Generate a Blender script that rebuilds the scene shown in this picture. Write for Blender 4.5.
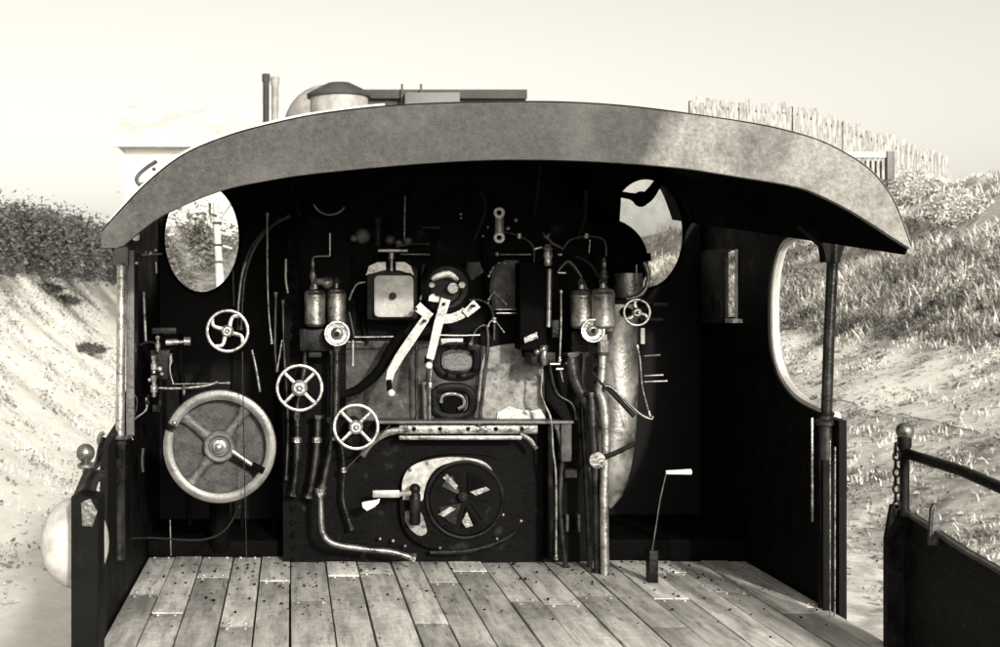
import bpy, bmesh, math, random
from mathutils import Vector, Matrix, noise
R = math.radians
random.seed(7)
for o in list(bpy.data.objects): bpy.data.objects.remove(o)
S = bpy.context.scene
COL = S.collection

# ------------------------------------------------------------------ camera, sky, sun, exposure
F = 1297.0; VX, VY = 290.0, 300.0          # focal length in photo pixels, vanishing point
cam = bpy.data.cameras.new('camera'); cam.sensor_width = 36; cam.lens = 36 * F / 1000
cam.shift_x = 0.21; cam.shift_y = -0.0235; cam.clip_end = 2000; cam.clip_start = 0.05
camo = bpy.data.objects.new('camera', cam); COL.objects.link(camo); camo.rotation_euler = (R(90), 0, 0)
cam.dof.use_dof = True; cam.dof.focus_distance = 5.9; cam.dof.aperture_fstop = 7.0
S.camera = camo
SUN_EL, SUN_AZ = 18.0, 14.0                # sun behind the camera, a little to the right
w = bpy.data.worlds.new('World'); S.world = w; w.use_nodes = True
nt = w.node_tree; nt.nodes.clear()
sky = nt.nodes.new('ShaderNodeTexSky'); sky.sky_type = 'NISHITA'; sky.sun_disc = False
sky.sun_elevation = R(SUN_EL); sky.sun_rotation = R(180 - SUN_AZ); sky.dust_density = 3.5; sky.air_density = 1.0
bw = nt.nodes.new('ShaderNodeRGBToBW'); mul = nt.nodes.new('ShaderNodeMix'); mul.data_type = 'RGBA'; mul.blend_type = 'MULTIPLY'
mul.inputs[0].default_value = 1; mul.inputs[7].default_value = (1.0, 0.955, 0.86, 1)
bg = nt.nodes.new('ShaderNodeBackground'); bg.inputs[1].default_value = 0.15
wo = nt.nodes.new('ShaderNodeOutputWorld')
nt.links.new(sky.outputs[0], bw.inputs[0]); nt.links.new(bw.outputs[0], mul.inputs[6])
nt.links.new(mul.outputs[2], bg.inputs[0]); nt.links.new(bg.outputs[0], wo.inputs[0])
sl = bpy.data.lights.new('sun', 'SUN'); sl.energy = 2.5; sl.angle = R(2.0); sl.color = (1, 0.965, 0.89)
so = bpy.data.objects.new('sun', sl); COL.objects.link(so)
sd = Vector((math.sin(R(SUN_AZ)) * math.cos(R(SUN_EL)), -math.cos(R(SUN_AZ)) * math.cos(R(SUN_EL)), math.sin(R(SUN_EL))))
so.rotation_euler = sd.to_track_quat('Z', 'Y').to_euler(); so.location = sd * 30
S.view_settings.view_transform = 'Standard'; S.view_settings.look = 'None'
S.view_settings.exposure = 0.92; S.view_settings.gamma = 1
S.render.engine = 'CYCLES'

# ------------------------------------------------------------------ helpers
def P(px, py, Y): return Vector(((px - VX) / F * Y, Y, (VY - py) / F * Y))
def M_(rpx, Y): return rpx / F * Y

def mat(name, c, rough=0.6, metal=0.0, c2=None, scale=6.0, detail=8, lo=0.4, hi=0.6, bump=0.0, bscale=40, spec=0.5, c3=None, s3=2.0, stretch=(1, 1, 1), l3=0.55, h3=0.7):
    m = bpy.data.materials.new(name); m.use_nodes = True
    n = m.node_tree; b = n.nodes['Principled BSDF']
    tint = (1.0, 0.965, 0.90)
    T = lambda v: (v * tint[0], v * tint[1], v * tint[2], 1)
    b.inputs['Base Color'].default_value = T(c); b.inputs['Roughness'].default_value = rough
    b.inputs['Metallic'].default_value = metal; b.inputs['Specular IOR Level'].default_value = spec
    tc = n.nodes.new('ShaderNodeTexCoord'); mp = n.nodes.new('ShaderNodeMapping'); mp.inputs['Scale'].default_value = stretch
    n.links.new(tc.outputs['Object'], mp.inputs[0])
    if c2 is not None:
        t = n.nodes.new('ShaderNodeTexNoise'); t.inputs['Scale'].default_value = scale; t.inputs['Detail'].default_value = detail; t.inputs['Roughness'].default_value = 0.7
        n.links.new(mp.outputs[0], t.inputs['Vector'])
        r = n.nodes.new('ShaderNodeValToRGB'); r.color_ramp.elements[0].position = lo; r.color_ramp.elements[1].position = hi
        r.color_ramp.elements[0].color = T(c); r.color_ramp.elements[1].color = T(c2)
        n.links.new(t.outputs[0], r.inputs[0]); out = r.outputs[0]
        if c3 is not None:
            t3 = n.nodes.new('ShaderNodeTexNoise'); t3.inputs['Scale'].default_value = s3; t3.inputs['Detail'].default_value = 6; t3.inputs['Roughness'].default_value = 0.65
            n.links.new(mp.outputs[0], t3.inputs['Vector'])
            r3 = n.nodes.new('ShaderNodeMapRange'); r3.inputs[1].default_value = l3; r3.inputs[2].default_value = h3
            n.links.new(t3.outputs[0], r3.inputs[0])
            mx = n.nodes.new('ShaderNodeMix'); mx.data_type = 'RGBA'; mx.inputs[7].default_value = T(c3)
            n.links.new(r3.outputs[0], mx.inputs[0]); n.links.new(out, mx.inputs[6]); out = mx.outputs[2]
        n.links.new(out, b.inputs['Base Color'])
        rr = n.nodes.new('ShaderNodeMapRange'); rr.inputs[1].default_value = 0.3; rr.inputs[2].default_value = 0.7
        rr.inputs[3].default_value = max(0.05, rough - 0.14); rr.inputs[4].default_value = min(1, rough + 0.18)
        n.links.new(t.outputs[0], rr.inputs[0]); n.links.new(rr.outputs[0], b.inputs['Roughness'])
    if bump:
        t2 = n.nodes.new('ShaderNodeTexNoise'); t2.inputs['Scale'].default_value = bscale; t2.inputs['Detail'].default_value = 6
        n.links.new(tc.outputs['Object'], t2.inputs['Vector'])
        bp = n.nodes.new('ShaderNodeBump'); bp.inputs['Strength'].default_value = bump; bp.inputs['Distance'].default_value = 0.01
        n.links.new(t2.outputs[0], bp.inputs['Height']); n.links.new(bp.outputs[0], b.inputs['Normal'])
    return m

K = {}
K['black'] = mat('black_paint', 0.002, 0.6, c2=0.005, scale=9, bump=0.15, spec=0.08, c3=0.012, s3=22, l3=0.62, h3=0.8)
K['soot'] = mat('sooty_iron', 0.0015, 0.8, c2=0.003, scale=12, bump=0.3, spec=0.03)
K['iron'] = mat('oily_iron', 0.003, 0.42, c2=0.010, scale=14, bump=0.3, bscale=60, spec=0.1, c3=0.045, s3=20, l3=.6, h3=.8)
K['worn'] = mat('worn_backhead_iron', 0.0012, 0.6, c2=0.004, scale=5.5, lo=0.42, hi=0.62, bump=0.4, bscale=45, spec=.04, c3=0.03, s3=9, l3=0.6, h3=0.82)
K['scaly'] = mat('limescaled_iron', 0.07, 0.7, c2=0.26, scale=13, lo=0.38, hi=0.62, bump=0.6, bscale=70, c3=0.02, s3=24, l3=0.53, h3=0.66)
K['grey'] = mat('grey_metal', 0.025, 0.5, c2=0.1, scale=14, lo=.38, hi=.66, bump=0.4, bscale=60)
K['steel'] = mat('bright_steel', 0.22, 0.3, metal=0.75, c2=0.42, scale=16, bump=0.2, bscale=80, c3=.06, s3=22, l3=.54, h3=.72)
K['steel2'] = mat('dull_steel', 0.05, 0.32, metal=0.75, c2=0.28, scale=18, lo=.35, hi=.66, bump=0.25, bscale=80)
K['pipe'] = mat('dull_pipe', 0.006, 0.3, metal=0.5, c2=0.05, scale=9, lo=.42, hi=.68, bump=0.15, bscale=60)
K['white'] = mat('polished_lever', 0.13, 0.36, metal=0.45, c2=0.3, scale=9, lo=0.3, hi=0.62, bump=0.15, bscale=90, c3=0.09, s3=25, l3=0.6, h3=0.8)
K['lag'] = mat('mottled_lagging', 0.010, 0.6, c2=0.08, scale=11, lo=.38, hi=.68, bump=0.35, bscale=60, spec=.12, c3=.12, s3=24, l3=.57, h3=.78)
K['fasl'] = mat('weathered_sheet_sun_split', 0.018, 0.6, c2=0.075, scale=55, lo=0.32, hi=0.70, bump=0.35, bscale=110, c3=0.12, s3=2.6, l3=0.48, h3=0.85, spec=.2)  # mottle is weathering, the overall dark tone is painted shade
K['fasr'] = mat('sunlit_pale_sheet', 0.085, 0.62, c2=0.21, scale=30, lo=0.3, hi=0.66, bump=0.3, bscale=90, c3=0.05, s3=3.4, l3=0.50, h3=0.72, spec=.2)  # lighter copy of the sheet, painted as its sunlit end
K['roof'] = mat('roof_sheet', 0.4, 0.6, c2=0.6, scale=6, bump=0.1)
K['casing'] = mat('bright_casing', 0.08, 0.36, metal=0.6, c2=0.36, scale=6, lo=.32, hi=.64, bump=0.2, bscale=60, c3=0.04, s3=9, l3=0.5, h3=0.7)
K['floor'] = mat('scrubbed_planks', 0.34, 0.8, c2=0.62, scale=5, bump=0.4, bscale=30, stretch=(4, .5, 1), c3=0.2, s3=9)
K['ground'] = mat('pale_ground', 0.40, 0.95, c2=0.72, scale=2.6, lo=0.40, hi=0.58, bump=1.0, bscale=12, c3=0.12, s3=1.5, l3=0.50, h3=0.70)
def chalk():
    m = K['ground']; n = m.node_tree; b = n.nodes['Principled BSDF']; lk = b.inputs['Base Color'].links[0]; src = lk.from_socket
    tc = n.nodes.new('ShaderNodeTexCoord'); sx = n.nodes.new('ShaderNodeSeparateXYZ'); mr = n.nodes.new('ShaderNodeMapRange'); mr.inputs[1].default_value = -1; mr.inputs[2].default_value = 4; mr.inputs[3].default_value = .72; mr.inputs[4].default_value = 0
    mx = n.nodes.new('ShaderNodeMix'); mx.data_type = 'RGBA'; mx.inputs[7].default_value = (.72, .70, .65, 1)
    n.links.new(tc.outputs['Object'], sx.inputs[0]); n.links.new(sx.outputs[0], mr.inputs[0]); n.links.new(mr.outputs[0], mx.inputs[0]); n.links.new(src, mx.inputs[6]); n.links.new(mx.outputs[2], b.inputs['Base Color'])
chalk()
K['path'] = mat('trodden_path', 0.66, 0.95, c2=0.82, scale=1.5, lo=0.35, hi=0.6, bump=0.8, bscale=9, c3=0.3, s3=4, l3=0.6, h3=0.74)
K['stone'] = mat('ballast_stone', 0.16, 0.9, c2=0.45, scale=3)
K['grass'] = mat('dry_grass', 0.20, 0.9, c2=0.85, scale=0.8, lo=0.34, hi=0.56, c3=0.03, s3=1.9, l3=0.53, h3=0.65)
K['weed'] = mat('weed_leaf', 0.04, 0.85, c2=0.26, scale=1.3, lo=0.38, hi=0.62)
K['leaf'] = mat('dusty_leaf', 0.015, 0.7, c2=0.14, scale=3.0, lo=0.38, hi=0.66)
K['leafm'] = mat('grey_leaf', 0.07, 0.8, c2=0.26, scale=1.6, lo=0.36, hi=0.64)
K['leafp'] = mat('pale_leaf', 0.28, 0.8, c2=0.7, scale=1.6, lo=0.36, hi=0.6)
K['bark'] = mat('bark', 0.06, 0.9, c2=0.12, scale=8)
K['render'] = mat('pale_render', 0.7, 0.9, c2=0.82, scale=0.8, bump=0.2)
K['slate'] = mat('pale_roof', 0.42, 0.8, c2=0.62, scale=0.9, c3=0.32, s3=5)
K['dark'] = mat('tarred_wood', 0.02, 0.8, c2=0.05, scale=1)
K['tank'] = mat('tank_paint', 0.2, 0.6, c2=0.32, scale=2)
K['board'] = mat('weathered_boards', 0.14, 0.85, c2=0.42, scale=3.5, stretch=(4, 4, .6), c3=0.12, s3=2, l3=.52, h3=.7)
K['paint'] = mat('white_paint', 0.62, 0.5, c2=0.5, scale=8)
K['rust'] = mat('rail_steel', 0.12, 0.5, metal=0.5, c2=0.3, scale=5)
K['cloth'] = mat('white_cloth', 0.6, 0.9, c2=0.7, scale=30, bump=0.4, bscale=60)
def glass():
    m = bpy.data.materials.new('window_glass'); m.use_nodes = True; n = m.node_tree; n.nodes.clear()
    o = n.nodes.new('ShaderNodeOutputMaterial'); t = n.nodes.new('ShaderNodeBsdfTransparent'); t.inputs[0].default_value = (.93, .93, .91, 1)
    g = n.nodes.new('ShaderNodeBsdfGlossy'); g.inputs['Roughness'].default_value = .12; d = n.nodes.new('ShaderNodeBsdfDiffuse'); d.inputs[0].default_value = (.5, .48, .45, 1)
    a = n.nodes.new('ShaderNodeMixShader'); a.inputs[0].default_value = .5; b = n.nodes.new('ShaderNodeMixShader')
    tx = n.nodes.new('ShaderNodeTexNoise'); tx.inputs['Scale'].default_value = 16; tx.inputs['Detail'].default_value = 8
    tc = n.nodes.new('ShaderNodeTexCoord'); n.links.new(tc.outputs['Object'], tx.inputs['Vector'])
    mr = n.nodes.new('ShaderNodeMapRange'); mr.inputs[1].default_value = .4; mr.inputs[2].default_value = .75; mr.inputs[3].default_value = .04; mr.inputs[4].default_value = .2
    n.links.new(tx.outputs[0], mr.inputs[0]); n.links.new(mr.outputs[0], b.inputs[0])
    n.links.new(d.outputs[0], a.inputs[1]); n.links.new(g.outputs[0], a.inputs[2]); n.links.new(t.outputs[0], b.inputs[1]); n.links.new(a.outputs[0], b.inputs[2]); n.links.new(b.outputs[0], o.inputs[0])
    return m
K['glass'] = glass()

class MB:
    def __init__(s): s.bm = bmesh.new()
    def ring(s, c, u, v, r, seg, ru=1, rv=1):
        return [s.bm.verts.new(c + u * (math.cos(a) * r * ru) + v * (math.sin(a) * r * rv)) for a in [2 * math.pi * i / seg for i in range(seg)]]
    def skin(s, rings, closed=False, cap=True):
        n = len(rings[0])
        for a, b in list(zip(rings, rings[1:])) + ([(rings[-1], rings[0])] if closed else []):
            for i in range(n):
                s.bm.faces.new((a[i], a[(i + 1) % n], b[(i + 1) % n], b[i]))
        if cap and not closed:
            s.bm.faces.new(rings[0][::-1]); s.bm.faces.new(rings[-1])
        return s
    def tube(s, pts, r, seg=10, closed=False, smooth=0, flat=1.0, cap=True):
        pts = [Vector(p) for p in pts]
        rs = list(r) if isinstance(r, (list, tuple)) else [r] * len(pts)
        if smooth and len(pts) > 2:
            q = []; qr = []; n = len(pts)
            for i in range(n if closed else n - 1):
                p0 = pts[i - 1] if (i > 0 or closed) else pts[0]; p1 = pts[i]; p2 = pts[(i + 1) % n]
                p3 = pts[(i + 2) % n] if (i + 2 < n or closed) else pts[-1]
                for k in range(smooth):
                    t = k / smooth
                    q.append(0.5 * ((2 * p1) + (p2 - p0) * t + (2 * p0 - 5 * p1 + 4 * p2 - p3) * t * t + (3 * p1 - p0 - 3 * p2 + p3) * t ** 3)); qr.append(rs[i] * (1 - t) + rs[(i + 1) % n] * t)
            if not closed: q.append(pts[-1]); qr.append(rs[-1])
            pts, rs = q, qr
        n = len(pts); rings = []; u = None
        for i in range(n):
            a = pts[i - 1] if (i > 0 or closed) else pts[i]; b = pts[(i + 1) % n] if (i < n - 1 or closed) else pts[i]
            t = (b - a).normalized()
            if u is None:
                u = t.cross(Vector((0, 1, 0)))
                if u.length < .1: u = t.cross(Vector((0, 0, 1)))
            u = (u - t * u.dot(t)).normalized(); v = t.cross(u)
            rings.append(s.ring(pts[i], u, v, rs[i], seg, 1, flat))
        return s.skin(rings, closed, cap)
    def lathe(s, prof, o, ax=(0, 0, 1), seg=24, closed=False):
        ax = Vector(ax).normalized(); u = ax.cross(Vector((0, 1, 0)))
        if u.length < .1: u = ax.cross(Vector((0, 0, 1)))
        u.normalize(); v = ax.cross(u)
        return s.skin([s.ring(Vector(o) + ax * t, u, v, max(r, 1e-4), seg) for r, t in prof], closed=closed)
    def ball(s, c, r, n=10):
        return s.lathe([(r * math.sin(math.pi * i / n), -r * math.cos(math.pi * i / n)) for i in range(n + 1)], c)
    def box(s, lo, hi, bev=0.0, m=None):
        vs = [s.bm.verts.new((x, y, z)) for x in (lo[0], hi[0]) for y in (lo[1], hi[1]) for z in (lo[2], hi[2])]
        if m is not None:
            for v in vs: v.co = m @ v.co
        fs = [s.bm.faces.new([vs[i] for i in f]) for f in ((0, 1, 3, 2), (4, 6, 7, 5), (0, 4, 5, 1), (2, 3, 7, 6), (0, 2, 6, 4), (1, 5, 7, 3))]
        if bev: bmesh.ops.bevel(s.bm, geom=list({e for f in fs for e in f.edges}), offset=bev, segments=2, affect='EDGES', profile=.6)
        return s
    def pbox(s, x0, y0, x1, y1, Y0, Y1, bev=0.004):      # box whose near face covers a rectangle at distance Y0
        a = P(x0, y1, Y0); b = P(x1, y0, Y0)
        return s.box((a.x, Y0, a.z), (b.x, Y1, b.z), bev)
    def prism(s, pts, Y0, Y1, bev=0.0):                  # outline (points at distance Y0) pushed straight back
        A = [P(x, y, Y0) for x, y in pts]
        f = [s.bm.verts.new(a) for a in A]; g = [s.bm.verts.new((a.x, Y1, a.z)) for a in A]; n = len(A)
        fs = [s.bm.faces.new(f), s.bm.faces.new(g[::-1])]
        for i in range(n): fs.append(s.bm.faces.new((f[i], g[i], g[(i + 1) % n], f[(i + 1) % n])))
        if bev: bmesh.ops.bevel(s.bm, geom=list(fs[0].edges), offset=bev, segments=2, affect='EDGES')
        return s
    def disc(s, px, py, Y0, Y1, rpx, seg=24, bev=0.15):   # cylinder along the view axis
        r = M_(rpx, Y0); d = Y1 - Y0; e = min(r * bev, abs(d) * .4)
        return s.lathe([(r - e, 0), (r, e), (r, d)], P(px, py, Y0), (0, 1, 0), seg)
    def ringt(s, px, py, Y, rpx, tpx, seg=40, rv=1.0, flat=1.0, a0=0, a1=360):
        cl = a1 - a0 >= 360; n = seg; pts = []
        for i in range(n if cl else n + 1):
            a = R(a0 + (a1 - a0) * i / n); pts.append(P(px + math.cos(a) * rpx, py - math.sin(a) * rpx * rv, Y))
        return s.tube(pts, M_(tpx, Y), 8, closed=cl, flat=flat)
    def build(s, name, m, parent=None, ang=38):
        bmesh.ops.recalc_face_normals(s.bm, faces=s.bm.faces)
        me = bpy.data.meshes.new(name); s.bm.to_mesh(me); s.bm.free()
        me.materials.append(K[m] if isinstance(m, str) else m)
        for p in me.polygons: p.use_smooth = True
        try: me.set_sharp_from_angle(angle=R(ang))
        except Exception: pass
        o = bpy.data.objects.new(name, me); COL.objects.link(o)
        if parent is not None: o.parent = parent; o.matrix_parent_inverse = Matrix.Translation(-wl(parent))
        return o
def wl(o):
    return Vector(o.location) if o.type == 'EMPTY' else Vector((0, 0, 0))      # built parts keep world coordinates
def fix(o, parent): o.parent = parent; o.matrix_parent_inverse = Matrix.Translation(-wl(parent)); return o
def tag(o, label=None, cat=None, group=None, kind=None):
    if label: o['label'] = label
    if cat: o['category'] = cat
    if group: o['group'] = group
    if kind: o['kind'] = kind
    return o
def empty(name, loc): 
    o = bpy.data.objects.new(name, None); COL.objects.link(o); o.location = loc; o.empty_display_size = .2; return o
def plate(name, outline, holes, thick, frame, m, parent, bev=0):  # flat plate with holes; frame maps (u,v,w) to the world
    cu = bpy.data.curves.new(name, 'CURVE'); cu.dimensions = '2D'; cu.fill_mode = 'BOTH'; cu.extrude = thick / 2; cu.bevel_depth = bev
    for loop in [outline] + holes:
        sp = cu.splines.new('POLY'); sp.points.add(len(loop) - 1); sp.use_cyclic_u = True
        for q, (a, b) in zip(sp.points, loop): q.co = (a, b, 0, 1)
    t = bpy.data.objects.new('t', cu); COL.objects.link(t)
    me = bpy.data.meshes.new_from_object(t); me.name = name; bpy.data.objects.remove(t)
    me.materials.clear(); me.materials.append(K[m]); me.transform(frame)
    o = bpy.data.objects.new(name, me); COL.objects.link(o)
    for p in me.polygons: p.use_smooth = True
    me.set_sharp_from_angle(angle=R(30))
    return fix(o, parent) if parent is not None else o
FXZ = lambda Y: Matrix(((1, 0, 0, 0), (0, 0, -1, Y), (0, 1, 0, 0), (0, 0, 0, 1)))      # (u,v) -> (x,z) at y=Y
FYZ = lambda X: Matrix(((0, 0, 1, X), (1, 0, 0, 0), (0, 1, 0, 0), (0, 0, 0, 1)))       # (u,v) -> (y,z) at x=X
def ell(cx, cz, a, b, n=48): return [(cx + a * math.cos(2 * math.pi * i / n), cz + b * math.sin(2 * math.pi * i / n)) for i in range(n)]
def catm(pts, k=6):
    q = []; n = len(pts)
    for i in range(n - 1):
        p0 = pts[max(i - 1, 0)]; p1 = pts[i]; p2 = pts[i + 1]; p3 = pts[min(i + 2, n - 1)]
        for j in range(k):
            t = j / k
            q.append(tuple(0.5 * ((2 * p1[d]) + (p2[d] - p0[d]) * t + (2 * p0[d] - 5 * p1[d] + 4 * p2[d] - p3[d]) * t * t + (3 * p1[d] - p0[d] - 3 * p2[d] + p3[d]) * t ** 3) for d in (0, 1)))
    return q + [pts[-1]]

YR, YB, YF, YE = 5.27, 6.20, 6.97, 4.53     # cab rear, backhead face, spectacle plate, rear edge of the roof
XL, XR, XC = -0.699, 2.202, 0.7515
ZF = -1.25                                   # footplate level
ZG = -2.9                                    # ground

# ------------------------------------------------------------------ terrain
def sstep(a, b, x):
    t = max(0, min(1, (x - a) / (b - a))); return t * t * (3 - 2 * t)
def H(x, y):
    h = ZG
    if x > 6.5:
        h += 2.1 * max(0, min(1, (x - 7) / 5)) + 4.0 * max(0, min(1, (x - 12) / 6.0))
        h += 0.02 * max(0, x - 18)
    if x < -3.4:
        d = -x
        h += 3.65 * max(0, min(1, (d - 3.4) / 4.6)) ** 1.35
    k = sstep(3, 7, abs(x - .75))
    h += noise.noise(Vector((x * .5, y * .5, 0))) * .22 * k + noise.noise(Vector((x * 2, y * 2, 3))) * .06 * k
    return h
def grid(name, xs, ys, f, m):
    b = bmesh.new(); V = [[b.verts.new((x, y, f(x, y))) for y in ys] for x in xs]
    for i in range(len(xs) - 1):
        for j in range(len(ys) - 1): b.faces.new((V[i][j], V[i + 1][j], V[i + 1][j + 1], V[i][j + 1]))
    me = bpy.data.meshes.new(name); b.to_mesh(me); b.free(); me.materials.append(K[m])
    for p in me.polygons: p.use_smooth = True
    o = bpy.data.objects.new(name, me); COL.objects.link(o); return o
def span(a, b, s):
    r = []; x = a
    while x < b: r.append(x); x += s
    return r + [b]
xs = [-600, -300, -120, -60] + span(-30, -10, 2) + span(-9.5, 24, .22) + [26, 30, 40, 70, 150, 300, 600]
ys = [-300, -60, -20] + span(-8, 60, .45) + [63, 68, 75, 90, 120, 200, 400, 900]
tag(grid('ground', xs, ys, H, 'ground'), kind='structure')
tag(grid('path', span(9.6, 12.0, .2), span(8, 60, .3), lambda x, y: H(x, y) + .012, 'path'), kind='structure')

def rails():
    root = empty('railway_track', (XC, 0, ZG)); tag(root, 'straight railway track of two rails and sleepers running under the locomotive', 'track')
    for sx in (-.72, .72):
        b = MB(); b.box((XC + sx - .035, -6, ZG + .12), (XC + sx + .035, 55, ZG + .27), .01); b.build('rail', 'rust', root)
    for i in range(60):
        y = -5.5 + i
        b = MB(); b.box((XC - 1.25, y - .12, ZG - .05), (XC + 1.25, y + .12, ZG + .12), .01); b.build('sleeper', 'dark', root)
rails()

# stuff: stones and grass
def stones():
    b = bmesh.new()
    for i in range(9000):
        if random.random() < .75: x = random.uniform(5.5, 13); y = random.uniform(10, 38)
        else: x = random.uniform(-7, -2.6); y = random.uniform(12, 40)
        r = random.choice((.01, .014, .022, .04)) * random.uniform(.6, 1.4); z = H(x, y) + .02
        vs = [b.verts.new((x + dx * r * random.uniform(.6, 1.3), y + dy * r * random.uniform(.6, 1.3), z + dz * r * random.uniform(.4, .8))) for dx, dy, dz in ((1, 0, 0), (-1, 0, 0), (0, 1, 0), (0, -1, 0), (0, 0, 1), (0, 0, -1))]
        for t in ((0, 2, 4), (2, 1, 4), (1, 3, 4), (3, 0, 4), (2, 0, 5), (1, 2, 5), (3, 1, 5), (0, 3, 5)): b.faces.new([vs[k] for k in t])
    me = bpy.data.meshes.new('gravel'); b.to_mesh(me); b.free(); me.materials.append(K['stone'])
    o = bpy.data.objects.new('gravel', me); COL.objects.link(o); tag(o, 'loose small stones and clods strewn over the pale ground', 'gravel', kind='stuff')
stones()
def grass():
    V = []; Fc = []
    def blade(x, y, h, w_):
        z = H(x, y) - .02; a = random.uniform(0, 6.28); l = random.uniform(.2, 1.1) * h; c, s_ = math.cos(a), math.sin(a)
        px_, py_ = -s_ * w_, c * w_; i = len(V)
        V.extend([(x - px_, y - py_, z), (x + px_, y + py_, z), (x + c * l * .4 + px_ * .7, y + s_ * l * .4 + py_ * .7, z + h * .6), (x + c * l * .4 - px_ * .7, y + s_ * l * .4 - py_ * .7, z + h * .6), (x + c * l, y + s_ * l, z + h)])
        Fc.append((i, i + 1, i + 2, i + 3)); Fc.append((i + 3, i + 2, i + 4))
    n = 0
    while n < 6500:
        y = random.uniform(15, 62); x = random.uniform(11.6, 24); 
        if noise.noise(Vector((x * .7, y * .5, 9))) + (x - 11.8) * .35 < -.0: continue
        if x > 14.6 and random.random() < min(.93, (x - 14.4) * .75): continue
        k = noise.noise(Vector((x * .45, y * .45, 5)))
        hh = (.16 + .28 * max(0, k + .35)) * random.uniform(.6, 1.3) * min(1, .45 + (x - 11.6) * .4)
        for j in range(9): blade(x + random.gauss(0, .13), y + random.gauss(0, .13), hh * random.uniform(.6, 1.3), .010 + .0003 * y)
        n += 1
    V2 = []; F2 = []
    def weed(cx, cy, sz, n_):
        for j in range(n_):
            x = cx + random.gauss(0, sz); y = cy + random.gauss(0, sz); z = H(x, y) + abs(random.gauss(0, sz * .5)); l = random.uniform(.015, .04)
            u = Vector((random.gauss(0, 1), random.gauss(0, 1), random.gauss(0, 1))).normalized() * l; v = u.cross(Vector((random.gauss(0, 1), random.gauss(0, 1), 1))).normalized() * l * .6; i = len(V2); p = Vector((x, y, z))
            V2.extend([p - u, p + v, p + u, p - v]); F2.append((i, i + 1, i + 2, i + 3))
    for c in range(1500):
        y = random.uniform(16, 52); x = 12.0 + abs(random.gauss(0, 1.7)); weed(x, y, random.uniform(.08, .32), random.randint(25, 90))
    for c in range(700):
        if c % 4: weed(random.uniform(6, 12), random.uniform(11, 36), random.uniform(.04, .2), random.randint(10, 45))
        else: weed(random.uniform(-7.6, -2.8), random.uniform(12, 44), random.uniform(.04, .16), random.randint(8, 30))
    for c in range(50):
        yy = random.uniform(30, 50); weed(random.uniform(-8.2, -6.6), yy, random.uniform(.15, .35), 120)
    for c in range(220):                       # thin clumps on the pale ground of both sides
        if c % 3: cx, cy = random.uniform(7, 12), random.uniform(13, 36)
        else: cx, cy = random.uniform(-7.5, -3.6), random.uniform(14, 44)
        for j in range(random.randint(14, 60)): blade(cx + random.gauss(0, .22), cy + random.gauss(0, .22), random.uniform(.04, .14), .012)
    me = bpy.data.meshes.new('weeds'); me.from_pydata(V2, [], F2); me.materials.append(K['weed'])
    o = bpy.data.objects.new('weeds', me); COL.objects.link(o); tag(o, 'low leafy weeds scattered over the bank foot and the pale ground', 'weeds', kind='stuff')
    me = bpy.data.meshes.new('grass'); me.from_pydata(V, [], Fc); me.materials.append(K['grass'])
    o = bpy.data.objects.new('grass', me); COL.objects.link(o); tag(o, 'dry tufted grass and weeds covering the bank beside the track', 'grass', kind='stuff')
grass()

def bush_mesh(name, n, rx, ry, rz, leaf, m, seed):
    rnd = random.Random(seed); V = []; Fc = []; cl = []
    for k in range(34):
        a = rnd.uniform(0, 6.28); e = rnd.uniform(-.2, 1.4); q = rnd.uniform(.55, 1)
        cl.append((rx * q * math.cos(a) * math.cos(e), ry * q * math.sin(a) * math.cos(e), rz * (.35 + .6 * q * math.sin(e)), rnd.uniform(.18, .36)))
    for i in range(n):
        c = rnd.choice(cl); s_ = c[3]
        x = c[0] + rnd.gauss(0, s_ * rx * .45); y = c[1] + rnd.gauss(0, s_ * ry * .45); z = c[2] + rnd.gauss(0, s_ * rz * .5)
        if z < 0: z = abs(z)
        u = Vector((rnd.gauss(0, 1), rnd.gauss(0, 1), rnd.gauss(0, .6))).normalized(); v = u.cross(Vector((rnd.gauss(0, 1), rnd.gauss(0, 1), rnd.gauss(0, 1)))).normalized()
        l = leaf * rnd.choice((.4, .6, .8, 1, 1.3)) * rnd.uniform(.8, 1.2); p = Vector((x, y, z)); j = len(V)
        V.extend([p - u * l, p + v * l * .45, p + u * l, p - v * l * .45]); Fc.append((j, j + 1, j + 2, j + 3))
    me = bpy.data.meshes.new(name); me.from_pydata(V, [], Fc); me.materials.append(K[m]); return me
def bush(loc, me, sc, label, group=None, name='bush', cat='bush', hs=.8):
    root = empty(name, loc); tag(root, label, cat, group)
    o = bpy.data.objects.new('foliage', me); COL.objects.link(o); o.parent = root; o.scale = (sc, sc, sc)
    b = MB()
    for k in range(5):
        a = k * 1.3; b.tube([Vector(loc), Vector(loc) + Vector((math.cos(a) * .3, math.sin(a) * .3, hs * .5)), Vector(loc) + Vector((math.cos(a) * .7, math.sin(a) * .7, hs))], [.05, .035, .015], 6)
    b.build('stem', 'bark', root)
m1 = bush_mesh('hedge_foliage', 11000, 2.1, 2.1, 2.2, .075, 'leaf', 1); m2 = bush_mesh('low_foliage', 2500, .9, .9, .6, .06, 'leaf', 2)
m3 = bush_mesh('pale_foliage', 7000, 1.5, 1.5, 1.5, .075, 'leafp', 3)
hd = [(-8.6, 33, .8), (-8.3, 38, .95), (-8.5, 43, 1.0), (-8.3, 48, 1.05), (-8.5, 53.5, 1.05), (-8.2, 59, 1.05)]
hl = ['nearest bush of the dark row on the left bank, cut by the photo edge', 'second dark bush of the left bank row', 'third dark bush of the left bank row, beside the roof tip', 'fourth dark bush of the left bank row, above the handrail post', 'fifth dark bush of the left bank row', 'farthest dark bush of the left bank row, next to the pale building']
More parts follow.
